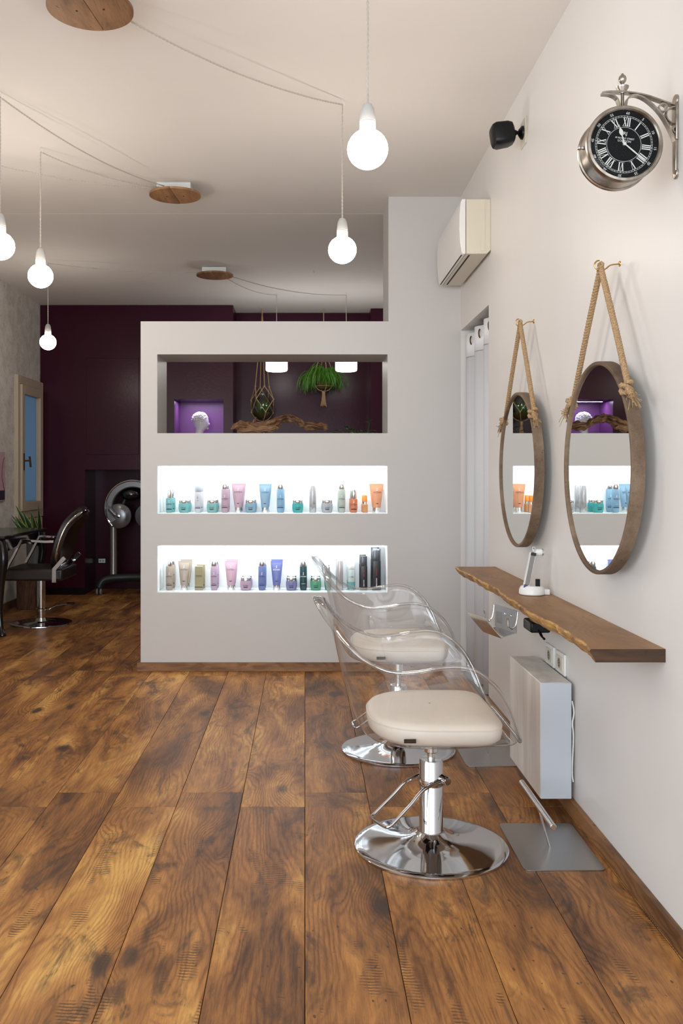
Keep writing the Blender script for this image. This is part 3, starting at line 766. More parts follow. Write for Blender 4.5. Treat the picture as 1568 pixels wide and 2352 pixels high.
def stroke(mb, x0, z0, x1, z1, wd, y=.0082):
    a = Vector((x0,0,z0)); b = Vector((x1,0,z1)); d = (b-a).normalized(); n = Vector((-d.z,0,d.x))*wd/2
    vs = [rotm @ (p) + Vector((0,y,0)) for p in (a-n, b-n, b+n, a+n)]
    mb.add(vs, [(0,1,2,3)])
    return mb
def ringp(mb, r, wd, n=96):
    mb.grid([[rotm @ Vector((rr*math.cos(2*PI*k/n),0,rr*math.sin(2*PI*k/n))) + Vector((0,.0082,0)) for k in range(n)] for rr in (r-wd/2, r+wd/2)], close_u=True)
ringp(dl, .0735, .0006); ringp(dl, .0700, .0006); ringp(dl, .0440, .0008)
for k in range(60):
    a = 2*PI*k/60; wd = .0014 if k % 5 == 0 else .0006
    stroke(dl, .0700*math.sin(a), .0700*math.cos(a), .0735*math.sin(a), .0735*math.cos(a), wd)
NUM = ['XII','I','II','III','IIII','V','VI','VII','VIII','IX','X','XI']
h0, h1 = .0470, .0680
for k, s in enumerate(NUM):
    a = 2*PI*k/12
    wds = {'I': .0048, 'V': .0105, 'X': .0105}
    tot = sum(wds[c] for c in s); x = -tot/2
    ca, sa = math.cos(a), math.sin(a)
    def seg(x0, r0, x1, r1, wd):
        stroke(dl, x0*ca + r0*sa, -x0*sa + r0*ca, x1*ca + r1*sa, -x1*sa + r1*ca, wd)
    for c in s:
        m_ = x + wds[c]/2
        if c == 'I': seg(m_, h0, m_, h1, .0026)
        elif c == 'V': seg(m_-.0035, h1, m_, h0, .0026); seg(m_+.0038, h1, m_, h0, .0009)
        else: seg(m_-.0037, h1, m_+.0037, h0, .0026); seg(m_+.0037, h1, m_-.0037, h0, .0009)
        x += wds[c]
    seg(-tot/2, h0, tot/2, h0, .0007); seg(-tot/2, h1, tot/2, h1, .0007)
dl.build('numerals', M['print'], clk, smooth=0)
for k in range(1, 13):
    a = 2*PI*k/12; p = dialp(.0805*math.sin(a), .0805*math.cos(a))
    o = text(str(k*5), .0095, M['print'], (p.x, .0083, p.z), clk, name='minute_number'); o.rotation_euler = (PI/2, 0, 0)
    o.rotation_euler = (Matrix.Rotation(a-TILT, 4, 'Y') @ Matrix.Rotation(PI/2, 4, 'X')).to_euler()
for s, sz, z in (('RJ', .012, .028), ('49 REGENT STREET', .0058, .0155), ('LONDON', .0078, .0085)):
    p = dialp(0, z); o = text(s, sz, M['print'], (p.x, .0083, p.z), clk)
    o.rotation_euler = (Matrix.Rotation(-TILT, 4, 'Y') @ Matrix.Rotation(PI/2, 4, 'X')).to_euler()
def hand(ang, shape, y):
    R_ = Matrix.Rotation(ang, 3, 'Y'); mb = MB(); n = len(shape)
    vs = [R_ @ Vector((x,0,z)) + Vector((0,y,0)) for x,z in shape] + [R_ @ Vector((x,0,z)) + Vector((0,y+.0006,0)) for x,z in shape]
    mb.add(vs, [tuple(range(n)), tuple(n+i for i in reversed(range(n)))]+[(i,n+i,n+(i+1)%n,(i+1)%n) for i in range(n)]); return mb
hs = [(-.0022,-.004),(.0022,-.004),(.0014,.022),(.0045,.027),(.0055,.032),(.0035,.038),(.0010,.043),(0,.052),(-.0010,.043),(-.0035,.038),(-.0055,.032),(-.0045,.027),(-.0014,.022)]
hand(math.radians(-15), hs, .0045).build('hour_hand', M['hand'], clk)
ms = [(-.0014,-.008),(.0014,-.008),(.0019,.03),(.0012,.05),(0,.080),(-.0012,.05),(-.0019,.03)]
hand(math.radians(130), ms, .0025).build('minute_hand', M['hand'], clk)
MB().lathe([(0,.0005),(.0042,.001),(.0045,.006)], (0,0,0), 16, 'y').build('hand_hub', M['hand'], clk)
gl = MB(); rows = []
for k in range(7):
    a = k/6; rows.append([((CR-.009)*math.sin(a*PI/2)*math.cos(2*PI*j/48), -.0065*math.cos(a*PI/2)+.001, (CR-.009)*math.sin(a*PI/2)*math.sin(2*PI*j/48)) for j in range(48)])
gl.grid(rows, close_u=True).build('dial_glass', M['pane'], clk, smooth=80)
# bracket (in the plane of the clock's middle depth)
def cl(px, py, dy=.04): q_ = at(px, py, CY+.04); return Vector((q_.x-cc.x, dy, q_.z-cc.z))
def strap(pts, wd=.020, th=.0035, n=6):
    P = smoothp(pts, n); mb = MB(); rows = []
    for i, p in enumerate(P):
        t_ = (P[min(i+1,len(P)-1)]-P[max(i-1,0)]).normalized(); nn = Vector((-t_.z,0,t_.x))*th/2; yy = Vector((0,wd/2,0))
        rows.append([p-nn-yy, p+nn-yy, p+nn+yy, p-nn+yy])
    mb.grid(rows, close_u=True, cap0=True, cap1=True); return mb
mb = strap([cl(1381,215), cl(1400,212.5), cl(1440,214), cl(1480,221), cl(1530,238), cl(1570,249)])
mb.build('bracket_arm', M['nickel'], clk)
strap([cl(1381,217), cl(1400,219), cl(1415,228), cl(1421,244)], .018).build('bracket_scroll', M['nickel'], clk)
strap([cl(1436,244), cl(1440,228), cl(1455,220), cl(1480,229), cl(1510,256), cl(1532,290), cl(1552,335), cl(1567,384)], .018).build('bracket_brace', M['nickel'], clk)
for px, py, r in ((1520,249,.0118),(1546,266,.0225),(1552,300,.0115)):
    c_ = cl(px, py); n = 28
    MB().grid([[c_ + Vector((rr*math.cos(2*PI*k/n), yy, rr*math.sin(2*PI*k/n))) for rr, yy in ((r,-.009),(r,.009),(r-.0028,.009),(r-.0028,-.009))] for k in range(n)], close_u=True, close_v=True).build('bracket_ring', M['nickel'], clk)
mb = MB(); tp = cl(1429, 212)
mb.lathe([(.0085,-.004),(.010,.002),(.0155,.010),(.0165,.014),(.012,.016),(.005,.019),(.004,.022),(.0085,.027),(.0105,.034),(.0085,.041),(.005,.044),(.003,.048),(0,.050)], tp, 24)
mb.tube([tp, Vector((tp.x, tp.y, CR-.002))], .0042, 12)
mb.build('finial', M['nickel'], clk)
xw = XR - cc.x
MB().box(xw-.008, xw, .025, .055, .02, .115).lathe([(0,-.004),(.016,-.002),(.016,.012)], (xw-.004,.04,.125), 16, 'x').box(xw-.008, xw, .03, .05, -.06, .03).lathe([(0,-.006),(.014,-.002),(.014,.012)], (xw-.004,.04,-.065), 16, 'x').build('wall_plate', M['nickel'], clk, bevel=.002)

# ------------------------------------------------------------------ air conditioner
ac = thing('air_conditioner', 'cream-white wall air conditioner high on the right wall beside the partition', 'air conditioner', (XR, 4.738, 2.37))
def acprof(o=0): return [(0,.285),(-.150,.285),(-.157,.270),(-.163,.20),(-.164,.13),(-.160,.06),(-.152,.006),(-.140,0),(-.02,0),(0,.02)]
body = [(x,z) for x,z in acprof()]
pb = [(0,.285),(-.128,.285),(-.128,0),(-.02,0),(0,.02)]
MB().prism(pb, 0, .80).build('body', M['creampl'], ac, bevel=.003)
pf = [(-.131,.285),(-.150,.285),(-.157,.270),(-.163,.20),(-.164,.13),(-.160,.06),(-.152,.008),(-.145,0),(-.131,0)]
MB().prism(pf, 0, .80).build('front_panel', M['whitepl'], ac, bevel=.002, label='white bulging front panel')
MB().box(-.052,-.030,-.002,.0,.015,.283).build('side_rib', M['creampl'], ac)
MB().box(-.1505,-.1455,.03,.77,-.001,.0015).box(-.112,-.104,.03,.77,-.0015,.002).build('outlet_slots', M['blackmat'], ac, label='two dark outlet slots underneath')
# ------------------------------------------------------------------ speaker
sp = thing('wall_speaker', 'small black speaker on a swivel arm high on the right wall before the ceiling line', 'speaker', (XR, 4.02, 2.73))
MB().box(-.006, 0, -.05, .05, -.06, .055).build('backplate', M['creampl'], sp, bevel=.003, label='cream wall plate')
MB().lathe([(.0,-.022),(.012,-.020),(.028,-.008),(.030,0)], (-.006,0,.0), 24, 'x').tube([(-.02,0,0),(-.045,-.004,-.002)], .008, 10).sphere((-.043,-.004,-.002), .013, 14, 10).build('swivel_mount', M['black'], sp)
rows = []
for x, s_ in ((-.048,.030),(-.056,.044),(-.075,.050),(-.125,.052),(-.140,.046),(-.146,.036)):
    row = []
    for k in range(32):
        a = 2*PI*k/32; c, s = math.cos(a), math.sin(a); e = 2/4.5
        y = s_*math.copysign(abs(c)**e, c); z = s_*1.0*math.copysign(abs(s)**e, s)
        p = Vector((x, y, z)); p = Matrix.Rotation(math.radians(-9), 3, 'Y') @ p
        row.append((p.x, p.y-.004, p.z+.004))
    rows.append(row)
MB().grid(rows, close_u=True, cap0=True, cap1=True).build('speaker_body', M['black'], sp)

# ------------------------------------------------------------------ curtain in doorway
cu = thing('curtain', 'white eyelet curtain hanging in the narrow doorway of the right wall', 'curtain', (1.03, 5.2, 0))
rows = []; rows2 = []
for k in range(121):
    y = 4.83 + (5.62-4.83)*k/120
    x = 1.012 + .028*math.sin((y-4.83)/.27*2*PI+.6)
    rows.append([(x-1.03, y-5.2, 1.93), (x-1.03, y-5.2, 2.075)])
    rows2.append([(x-1.03+.004*math.sin(y*60), y-5.2, .02), (x-1.03, y-5.2, 1.0), (x-1.03, y-5.2, 1.935)])
def solid(rows, name, m):
    o = MB().grid(rows).build(name, m, cu, smooth=80); s = o.modifiers.new('s','SOLIDIFY'); s.thickness = .002; return o
solid(rows2, 'curtain_cloth', M['sheer']); hd = solid(rows, 'curtain_heading', M['curtain'])
MB().tube([(0,-.40,.0+2.03),(0,.44,2.03)], .012, 14).build('curtain_rod', M['whitepl'], cu)
for k in range(3):
    y = 4.83 + .27*(k+.4)+.02; c_ = (1.012-1.03, y-5.2, 2.03); n = 28
    MB().tube([(c_[0]+.012*math.cos(2*PI*j/n)*1.0-.006, c_[1]+.024*math.cos(2*PI*j/n), 2.03+.024*math.sin(2*PI*j/n)) for j in range(n)], .004, 8, closed=True).build('eyelet', M['bronze'], hd)

# ------------------------------------------------------------------ wall heater, sockets, charger, dryer holder, scanner
ht = thing('wall_heater', 'slim white box heater fixed low on the right wall under the shelf', 'heater', (.898, 3.50, .058))
MB().box(-.055,.056,-.240,.244,0,.416).build('casing', M['radf'], ht, bevel=.003, label='pale streaky casing')
MB().box(-.054,.056,-.2435,-.2405,.001,.415).build('end_cap', M['radw'], ht, bevel=.002, label='smooth white end cover, daylight blue put into its colour')
MB().box(.052,.069,-.20,.20,.05,.36).build('mounting_frame', M['greypl'], ht)
MB().tube(smoothp([(.060,-.235,.35),(.066,-.238,.31),(.060,-.24,.27),(.064,-.238,.22),(.060,-.236,.10),(.064,-.236,.06)],5), .003, 6).build('power_cable', M['whitepl'], ht)
def socket(yc, label):
    t = thing('wall_socket', label, 'socket', (XR, yc, .512))
    f = MB().box(-.010,0,-.060,.060,-.040,.040).build('cover_plate', M['whitepl'], t, bevel=.003)
    MB().box(-.0125,-.0095,-.042,.042,-.026,.026).build('insert', M['creampl'], t, bevel=.001)
    MB().lathe([(0,-.0128),(.019,-.0128),(.019,-.0118)], (0,.0,0), 24, 'x').build('outlet_well', M['greypl'], t)
    for dz in (-.010,0,.010): MB().lathe([(0,-.0136),(.0028,-.0136),(.0028,-.0125)], (0,0,dz), 8, 'x').build('pin_hole', M['blackmat'], t)
socket(3.57, 'white wall socket under the shelf, the farther of two side by side')
socket(3.425, 'white wall socket under the shelf, the nearer of two side by side')
cx = thing('charger', 'black plug-in power adapter hanging under the wooden shelf', 'charger', (.872, 3.44, .646))
MB().box(-.030,.045,-.045,.075,-.018,.022).build('adapter_body', M['black'], cx, bevel=.007)
MB().box(.045,.063,-.03,.02,-.012,.012).build('plug_neck', M['black'], cx, bevel=.002)
MB().tube(smoothp([(0,-.040,-.005),(0,-.075,-.022),(.01,-.09,-.030),(.01,-.075,-.034),(.012,-.03,-.02)],6), .003, 6).build('cable', M['black'], cx)
dh = thing('dryer_holder', 'steel hair-dryer holder with two hooks and bent tray under the shelf edge', 'holder', (.800, 3.62, .676), math.radians(15))
MB().box(-.002,.002,-.085,.095,-.075,.015).build('back_plate', pm((.50,.52,.55),.3,.4), dh, bevel=.001)
MB().box(-.0045,-.002,.035,.075,-.055,-.010).build('label_patch', M['greypl'], dh)
for y in (-.05,.0): MB().sphere((-.004,y,-.010), .006, 12, 8).build('screw', M['chrome'], dh)
tr = strap([Vector((-.002,0,-.075)), Vector((-.055,0,-.088)), Vector((-.062,0,-.088)), Vector((-.115,0,-.030)), Vector((-.125,0,-.012))], .16, .003, 4)
tr.build('tray', M['steel_lt'], dh, label='bent slotted tray')
for y in (-.055,-.02,.02,.055): MB().tube([(-.070,y,-.078),(-.112,y,-.033)], .003, 6).build('tray_slot', M['steel_lt'], dh)
for y in (-.095,.105):
    MB().tube(smoothp([(.0,y,.012),(-.004,y,-.02),(-.012,y,-.045),(-.026,y,-.055),(-.040,y,-.045),(-.042,y,-.020),(-.046,y,-.008)],6), .0032, 8).build('hook', M['steel_lt'], dh)
sc = thing('desk_device', 'white upright scalp scanner standing in its charging base on the shelf', 'device', (.885, 3.55, SZ))
MB().lathe([(0,.001),(.047,.001),(.050,.004),(.049,.020),(.045,.030),(.038,.036),(.0,.038)], (0,0,0), 40).box(.03,.066,-.018,.018,.001,.022).build('charging_base', M['whitepl'], sc, bevel=.002)
lean = Matrix.Rotation(math.radians(11), 3, 'Y')
MB().obox((-.010,-.006,.100), .022, .030, .135, lean).build('handle', M['whitepl'], sc, bevel=.005)
MB().obox((-.0125,-.0225,.100), .0165, .004, .120, lean).build('grip_panel', M['greypl'], sc, bevel=.001)
MB().obox((.0165-.016,-.0235,.160), .020, .006, .012, lean).build('grip_cap', M['darkgrey'], sc, bevel=.001)
MB().obox((-.030,-.0235,.036), .014, .006, .013, lean).build('status_light', pm((.10,.09,.30)), sc, bevel=.001)
MB().tube([(.002+.006*math.cos(2*PI*k/20), -.02, .178+.010*math.sin(2*PI*k/20)) for k in range(20)], .0022, 6, closed=True).build('hanging_ring', M['chrome'], sc)
MB().lathe([(.012,-.022),(.013,-.02),(.013,.016),(.010,.020),(.006,.021)], (.022,-.006,.166), 20, 'x').build('sensor_head', M['whitepl'], sc)
MB().lathe([(.0135,0),(.0135,.006)], (.036,-.006,.166), 20, 'x').build('sensor_ring', M['steel_lt'], sc)
MB().box(.008,.024,-.032,-.020,.034,.064).build('spare_battery', M['black'], sc, bevel=.001)

# ------------------------------------------------------------------ hair products
silver = M['steel_lt']
S = .002746
def words(t, s, size, z, r, m=None):
    return text(s, size, m or M['ink'], (0, -r-.0008, z), t)
def emblem(t, z, r, sz, m=None):
    mb = MB()
    for sg in (1,-1):
        mb.tube([(sg*.25*sz, -r-.0006, z+sg*.45*sz),(sg*(-.10)*sz, -r-.0006, z+sg*.30*sz),(sg*(-.12)*sz, -r-.0006, z+sg*.02*sz)], [sz*.05,sz*.12,sz*.04], 5, flat=(1,1))
    mb.build('emblem', m or M['inkwhite'], t)
def band(t, z, h, wd, r, m):
    n = 10; rows = []
    for zz in (z, z+h): rows.append([((r+.0004)*math.sin(a), -(r+.0004)*math.cos(a), zz) for a in [(-wd/2 + wd*k/n) for k in range(n+1)]])
    MB().grid(rows).build('label_band', m, t, smooth=60)
def bottle(name, x, Y, z, wpx, hpx, cappx, col, label, cat='bottle', capcol=None, w2=None, ink=None, word='SYSTEM', capw=.82, group=None):
    r = wpx*S/2; h = hpx*S; ch = cappx*S
    t = thing(name, label, cat, (x, Y, z), group=group)
    hb = h - ch
    MB().lathe([(0,.0),(r*.72,0),(r*.86,.003),(r*.97,.018),(r,.030),(r,hb-.004),(r*.94,hb),(r*.6,hb+.001)], seg=28).build('bottle_body', pm(col), t)
    rc = r*capw
    MB().lathe([(rc*.97,hb+.001),(rc,hb+.002),(rc,h-.002),(rc*.95,h),(0,h)], seg=28).build('cap', capcol or silver, t)
    if word:
        words(t, word, r*.48, hb*.58, r, ink); emblem(t, hb*.58+.018, r, .014, ink)
        band(t, hb*.20, .005, 1.7, r, M['ink'])
        words(t, 'SHAMPOO', r*.26, hb*.28, r, ink)
    return t
def jar(x, Y, z, col, label, wpx=25, hpx=28.5, ink=None, group=None, lid=7, word='SYSTEM'):
    r = wpx*S/2; h = hpx*S
    t = thing('cosmetic_jar', label, 'jar', (x, Y, z), group=group); lh = lid*S
    MB().lathe([(0,0),(r*.80,0),(r*.88,.004),(r*.99,.022),(r,.032),(r*.98,h-lh-.008),(r*.92,h-lh-.001),(r*.8,h-lh)], seg=32).build('jar_body', pm(col), t)
    rows = []
    MB().lathe([(r*.88,h-lh),(r*.90,h-lh+.001),(r*.90,h-.002),(r*.87,h),(0,h)], seg=32).build('lid', silver, t)
    words(t, word, r*.26, h*.38, r, ink); band(t, h*.22, .005, .75, r, M['ink'])
    return t
def tubeprod(x, Y, z, col, label, wpx=27, hpx=65, botpx=15, cappx=11.5, ink=None, group=None):
    t = thing('cosmetic_tube', label, 'tube', (x, Y, z), group=group)
    W = wpx*S/2; h = hpx*S; ch = cappx*S; rb = botpx*S/2*1.12
    rows = []
    for k in range(13):
        s = k/12; zz = ch + (h-.008-ch)*s
        a = rb + (W-rb)*s; b = rb*(1-s**1.6) + .0012
        rows.append([(a*math.cos(2*PI*j/32), b*math.sin(2*PI*j/32), zz) for j in range(32)])
    rows.append([(W*1.02*math.cos(2*PI*j/32), .0014*math.sin(2*PI*j/32), h-.007) for j in range(32)])
    rows.append([(W*1.02*math.cos(2*PI*j/32), .0014*math.sin(2*PI*j/32), h) for j in range(32)])
    MB().grid(rows, close_u=True, cap0=True, cap1=True).build('tube_body', pm(col), t, smooth=50)
    rc = botpx*S/2
    MB().lathe([(rc*.98,0),(rc,.002),(rc,ch-.001),(rc*.9,ch+.0015)], seg=24).build('cap', silver, t)
    words(t, 'SYSTEM', W*.36, h*.70, rb*.72, ink); emblem(t, h*.80, rb*.55, .016, ink); band(t, h*.30, .005, 1.5, rb*.98, M['ink'])
    return t
def carton(x, Y, z, wpx, hpx, col, label, name='cosmetic_carton', ink=None, word='SYSTEM', vert=None, group=None, topcol=None):
    t = thing(name, label, 'box', (x, Y, z), group=group); a = wpx*S/2; h = hpx*S
    MB().box(-a,a,-a*.8,a*.8,0,h-.004).build('carton_body', pm(col), t, bevel=.001)
    MB().box(-a,a,-a*.8,a*.8,h-.004,h).build('carton_top', topcol or pm(col), t, bevel=.001)
    if word: words(t, word, a*.42, h*.60, a*.8, ink); MB().box(-a,a,-a*.8-.0006,-a*.8,h*.12,h*.15).build('label_band', M['ink'], t)
    return t
def dark_bottle(x, Y, z, wpx, hpx, label, words_, group=None):
    t = thing('styling_bottle', label, 'bottle', (x, Y, z), group=group); a = wpx*S/2; h = hpx*S
    def sec(sx, zz, e=2/5): return [(sx*math.copysign(abs(math.cos(q))**e, math.cos(q)), sx*.7*math.copysign(abs(math.sin(q))**e, math.sin(q)), zz) for q in [2*PI*j/32 for j in range(32)]]
    MB().grid([sec(a*.96,0), sec(a,.004), sec(a*.96,h*.70), sec(a*.95,h*.705)], close_u=True, cap0=True, cap1=True).build('bottle_body', pm((.012,.010,.012), .25), t)
    MB().grid([sec(a*.90,h*.705), sec(a*.90,h-.003), sec(a*.86,h)], close_u=True, cap0=True, cap1=True).build('cap', pm((.02,.02,.022), .12), t)
    for s_, m_, zz, sz in words_:
        o = text(s_, sz, m_, (0, -a*.7-.001, zz), t); o.rotation_euler = (Matrix.Rotation(-PI/2, 4, 'Y') @ Matrix.Rotation(PI/2, 4, 'X')).to_euler()
    return t
def spray(x, Y, z, wpx, hpx, label, col=(.40,.39,.40), pattern=True, capcol=None, word='silhouette', group=None):
    r = wpx*S/2; h = hpx*S
    t = thing('spray_can', label, 'spray can', (x, Y, z), group=group); hb = h-.038
    MB().lathe([(r*.96,0),(r,.002),(r,hb-.006),(r*.9,hb),(r*.75,hb+.002)], seg=28).build('can_body', pm(col, .25, .3), t)
    MB().lathe([(r*.72,hb+.002),(r*.72,hb+.008),(r*.5,hb+.026),(r*.34,h),(0,h)], seg=24).build('nozzle_cap', capcol or M['whitepl'], t)
    if pattern:
        mb = MB(); rr = random.Random(3)
        for k in range(7):
            a0 = rr.uniform(-.9,.9); z0 = rr.uniform(.008,.03); pts = [(( r+.0005)*math.sin(a0+.45*math.sin(q*2.2+k)), -(r+.0005)*math.cos(a0+.45*math.sin(q*2.2+k)), z0 + q*.012*rr.uniform(.8,1.2)) for q in [j*.25 for j in range(14)]]
            mb.tube(pts, .0005, 4)
        mb.build('scroll_print', M['greypl'], t)
        o = text(word, .009, M['greypl'], (0, -r-.0008, hb*.55), t); o.rotation_euler = (Matrix.Rotation(-PI/2, 4, 'Y') @ Matrix.Rotation(PI/2, 4, 'X')).to_euler()
    return t
ZN1 = N1[2]+.0042; ZN2 = N2[2]+.0042; YF, YK = 5.745, 5.852
def X1(px, Y=YF): return (px-700)/2090*Y
TEAL=(.17,.50,.50); PINK=(.50,.33,.40); BLUE=(.21,.40,.58); SEA=(.02,.42,.40); GREY=(.42,.43,.46); SAGE=(.45,.50,.42); ORNG=(.72,.19,.06); LORG=(.80,.32,.14)
BEIGE=(.42,.33,.25); GOLD=(.34,.29,.13); LILAC=(.46,.32,.44); ROSE=(.60,.36,.44); PERI=(.13,.17,.42); VIOL=(.19,.18,.40); PINE=(.012,.06,.065); GRN=(.08,.33,.18)
U = 'on the upper lit niche shelf'; Lw = 'on the lower lit niche shelf'
def pair(fn, front, back):
    fn(YF, front); fn(YK, back)
pair(lambda Y,l: bottle('spray_bottle', X1(389), Y, ZN1, 16.5, 52.5, 20, TEAL, l, 'bottle', capw=.66), 'teal bottle with a tall silver cap, leftmost of the upper niche front row', 'teal bottle with a tall silver cap standing behind its leftmost twin in the upper niche')
pair(lambda Y,l: jar(X1(422.5), Y, ZN1, TEAL, l), 'teal jar second from the left, front row of the upper niche', 'teal jar tucked behind the second item from the left in the upper niche')
bottle('shampoo_bottle', X1(454.7), YF, ZN1, 15.5, 63.5, 16, (.62,.60,.66), 'plain white cylinder bottle with black print on the upper niche shelf', capcol=pm((.55,.57,.64)), capw=.98, ink=M['ink'], word='se')
bottle('shampoo_bottle', X1(454.7), YK, ZN1, 15.5, 63.5, 16, (.62,.60,.66), 'plain white cylinder bottle behind its black-printed twin in the upper niche', capcol=pm((.55,.57,.64)), capw=.98, ink=M['ink'], word='se')
pair(lambda Y,l: jar(X1(487), Y, ZN1, (.20,.47,.46), l), 'pale teal jar just left of the pink bottle in the upper niche', 'pale teal jar behind the jar left of the pink bottle, upper niche')
pair(lambda Y,l: bottle('shampoo_bottle', X1(516.3), Y, ZN1, 16.5, 65.5, 12, PINK, l), 'pink bottle with silver cap beside the pink tube in the upper niche', 'pink bottle behind the pink bottle of the upper niche, mostly hidden')
pair(lambda Y,l: tubeprod(X1(547), Y, ZN1, (.54,.34,.42), l, 30, 66.5), 'pink cap-down tube in the upper niche front row', 'pink cap-down tube behind its twin in the upper niche')
pair(lambda Y,l: jar(X1(575.5), Y, ZN1, (.22,.38,.50), l), 'slate blue jar between the pink and blue tubes in the upper niche', 'slate blue jar behind the jar between pink and blue tubes, upper niche')
pair(lambda Y,l: tubeprod(X1(608.5), Y, ZN1, (.23,.40,.55), l, 27.5, 65.5), 'light blue cap-down tube in the upper niche front row', 'light blue cap-down tube hidden behind its twin in the upper niche')
pair(lambda Y,l: bottle('shampoo_bottle', X1(644), Y, ZN1, 17.5, 65, 12, BLUE, l), 'light blue bottle with silver cap in the upper niche front row', 'light blue bottle behind its twin in the upper niche')
pair(lambda Y,l: jar(X1(683.5), Y, ZN1, SEA, l), 'bright sea-green jar in the middle of the upper niche', 'bright sea-green jar behind the middle one in the upper niche')
pair(lambda Y,l: spray(X1(718), Y, ZN1, 15.5, 76, l), 'white scroll-patterned spray can in the upper niche', 'white scroll-patterned spray can behind its twin in the upper niche')
pair(lambda Y,l: jar(X1(751), Y, ZN1, GREY, l), 'silver grey jar right of the white spray can in the upper niche', 'silver grey jar behind its twin right of the spray can, upper niche')
pair(lambda Y,l: bottle('shampoo_bottle', X1(784.5), Y, ZN1, 16.5, 65, 12, SAGE, l), 'sage green bottle with silver cap in the upper niche', 'sage green bottle behind its twin in the upper niche')
pair(lambda Y,l: bottle('spray_bottle', X1(812), Y, ZN1, 17, 52, 21, ORNG, l, capw=.78), 'orange bottle with a tall silver cap in the upper niche', 'orange bottle with a tall silver cap behind its twin in the upper niche')
def small_or(Y, l):
    t = thing('serum_bottle', l, 'bottle', (X1(838), Y, ZN1)); a = 6*S
    MB().box(-a,a,-a*.8,a*.8,0,.052).build('bottle_body', pm((.62,.24,.04),.2), t, bevel=.003)
    MB().lathe([(a*.72,.052),(a*.72,.066),(a*.6,.067)], seg=20).build('collar', silver, t)
    MB().lathe([(a*.80,.067),(a*.84,.069),(a*.82,.104),(a*.74,.107),(0,.107)], seg=20).build('cap', pm((.85,.28,.05)), t)
pair(lambda Y,l: small_or(Y, l), 'smallest item of the upper niche, a little amber bottle with orange cap', 'little amber bottle with orange cap behind its twin in the upper niche')
pair(lambda Y,l: tubeprod(X1(865.5), Y, ZN1, LORG, l, 30, 65.5), 'orange cap-down tube, rightmost of the upper niche front row', 'orange cap-down tube behind the rightmost tube of the upper niche')
# lower niche
def X2(px): return (px-700)/2090*YF
pair(lambda Y,l: bottle('shampoo_bottle', X2(389), Y, ZN2, 16.5, 66.5, 12, BEIGE, l), 'beige bottle with silver cap, leftmost of the lower niche front row', 'beige bottle behind the leftmost bottle of the lower niche')
pair(lambda Y,l: tubeprod(X2(423), Y, ZN2, (.44,.36,.28), l, 27.5, 67), 'beige cap-down tube in the lower niche front row', 'beige cap-down tube behind its twin in the lower niche')
pair(lambda Y,l: carton(X2(457), Y, ZN2, 18, 55, GOLD, l), 'olive gold carton in the lower niche front row', 'olive gold carton behind its twin in the lower niche')
pair(lambda Y,l: bottle('shampoo_bottle', X2(491.5), Y, ZN2, 16, 66.5, 12, LILAC, l), 'lilac bottle with silver cap in the lower niche front row', 'lilac bottle behind its twin in the lower niche')
pair(lambda Y,l: tubeprod(X2(530), Y, ZN2, ROSE, l, 27.5, 67), 'rose pink cap-down tube in the lower niche front row', 'rose pink cap-down tube behind its twin in the lower niche')
pair(lambda Y,l: jar(X2(564.5), Y, ZN2, (.48,.31,.42), l, 26, 29), 'lilac pink jar in the lower niche front row', 'lilac pink jar behind its twin in the lower niche')
pair(lambda Y,l: bottle('shampoo_bottle', X2(601.5), Y, ZN2, 17, 66.5, 12, PERI, l), 'periwinkle blue bottle with silver cap in the lower niche', 'periwinkle blue bottle behind its twin in the lower niche')
pair(lambda Y,l: tubeprod(X2(635), Y, ZN2, (.14,.17,.45), l, 27, 67, ink=M['inkwhite']), 'periwinkle blue cap-down tube in the lower niche', 'periwinkle blue cap-down tube behind its twin in the lower niche')
pair(lambda Y,l: jar(X2(669), Y, ZN2, VIOL, l, 25, 29), 'violet jar beside the dark green bottle in the lower niche', 'violet jar behind its twin in the lower niche')
pair(lambda Y,l: bottle('shampoo_bottle', X2(696.5), Y, ZN2, 16.5, 66.5, 12, PINE, l, ink=M['inkwhite']), 'very dark green bottle with silver cap in the lower niche', 'very dark green bottle behind its twin in the lower niche')
pair(lambda Y,l: jar(X2(725), Y, ZN2, GRN, l, 25, 29), 'green jar right of the dark green bottle in the lower niche', 'green jar behind its twin in the lower niche')
pair(lambda Y,l: bottle('spray_bottle', X2(753), Y, ZN2, 15, 54, 16, (.02,.30,.26), l, capw=.6), 'green bottle seen half behind the far acrylic chair\'s top edge, lower niche', 'green bottle behind its twin at the acrylic chair\'s edge, lower niche')
pair(lambda Y,l: spray(X2(780), Y, ZN2, 15.5, 82, l, (.36,.33,.33), True), 'pale grey spray can with white nozzle in the lower niche', 'pale grey spray can behind its twin in the lower niche')
def white_teal(Y, l):
    t = bottle('foam_bottle', X2(806.5), Y, ZN2, 17, 68, 20, (.50,.60,.58), l, capcol=M['whitepl'], capw=.99, word='')
    band(t, .008, .045, 3.0, 17*S/2, pm((.12,.38,.38))); words(t, 'LUXE', .011, .085, 17*S/2, M['ink']); return t
pair(lambda Y,l: white_teal(Y, l), 'white-capped bottle with a teal foot in the lower niche', 'white-capped teal-footed bottle behind its twin in the lower niche')
pair(lambda Y,l: dark_bottle(X2(835), Y, ZN2, 16.5, 78, l, [('SEBASTIAN', M['inkwhite'], .045, .0085), ('DARK OIL', M['inkred'], .105, .0085)]), 'black bottle with red and white upright print, shorter of the lower niche pair', 'shorter black bottle standing behind its twin in the lower niche')
pair(lambda Y,l: dark_bottle(X2(864), Y, ZN2, 21, 95, l, [('SEBASTIAN', M['inkwhite'], .05, .011), ('PENETRAITT', M['inkred'], .115, .0075)]), 'tallest black bottle, rightmost of the lower niche', 'tallest black bottle standing behind its twin in the lower niche')

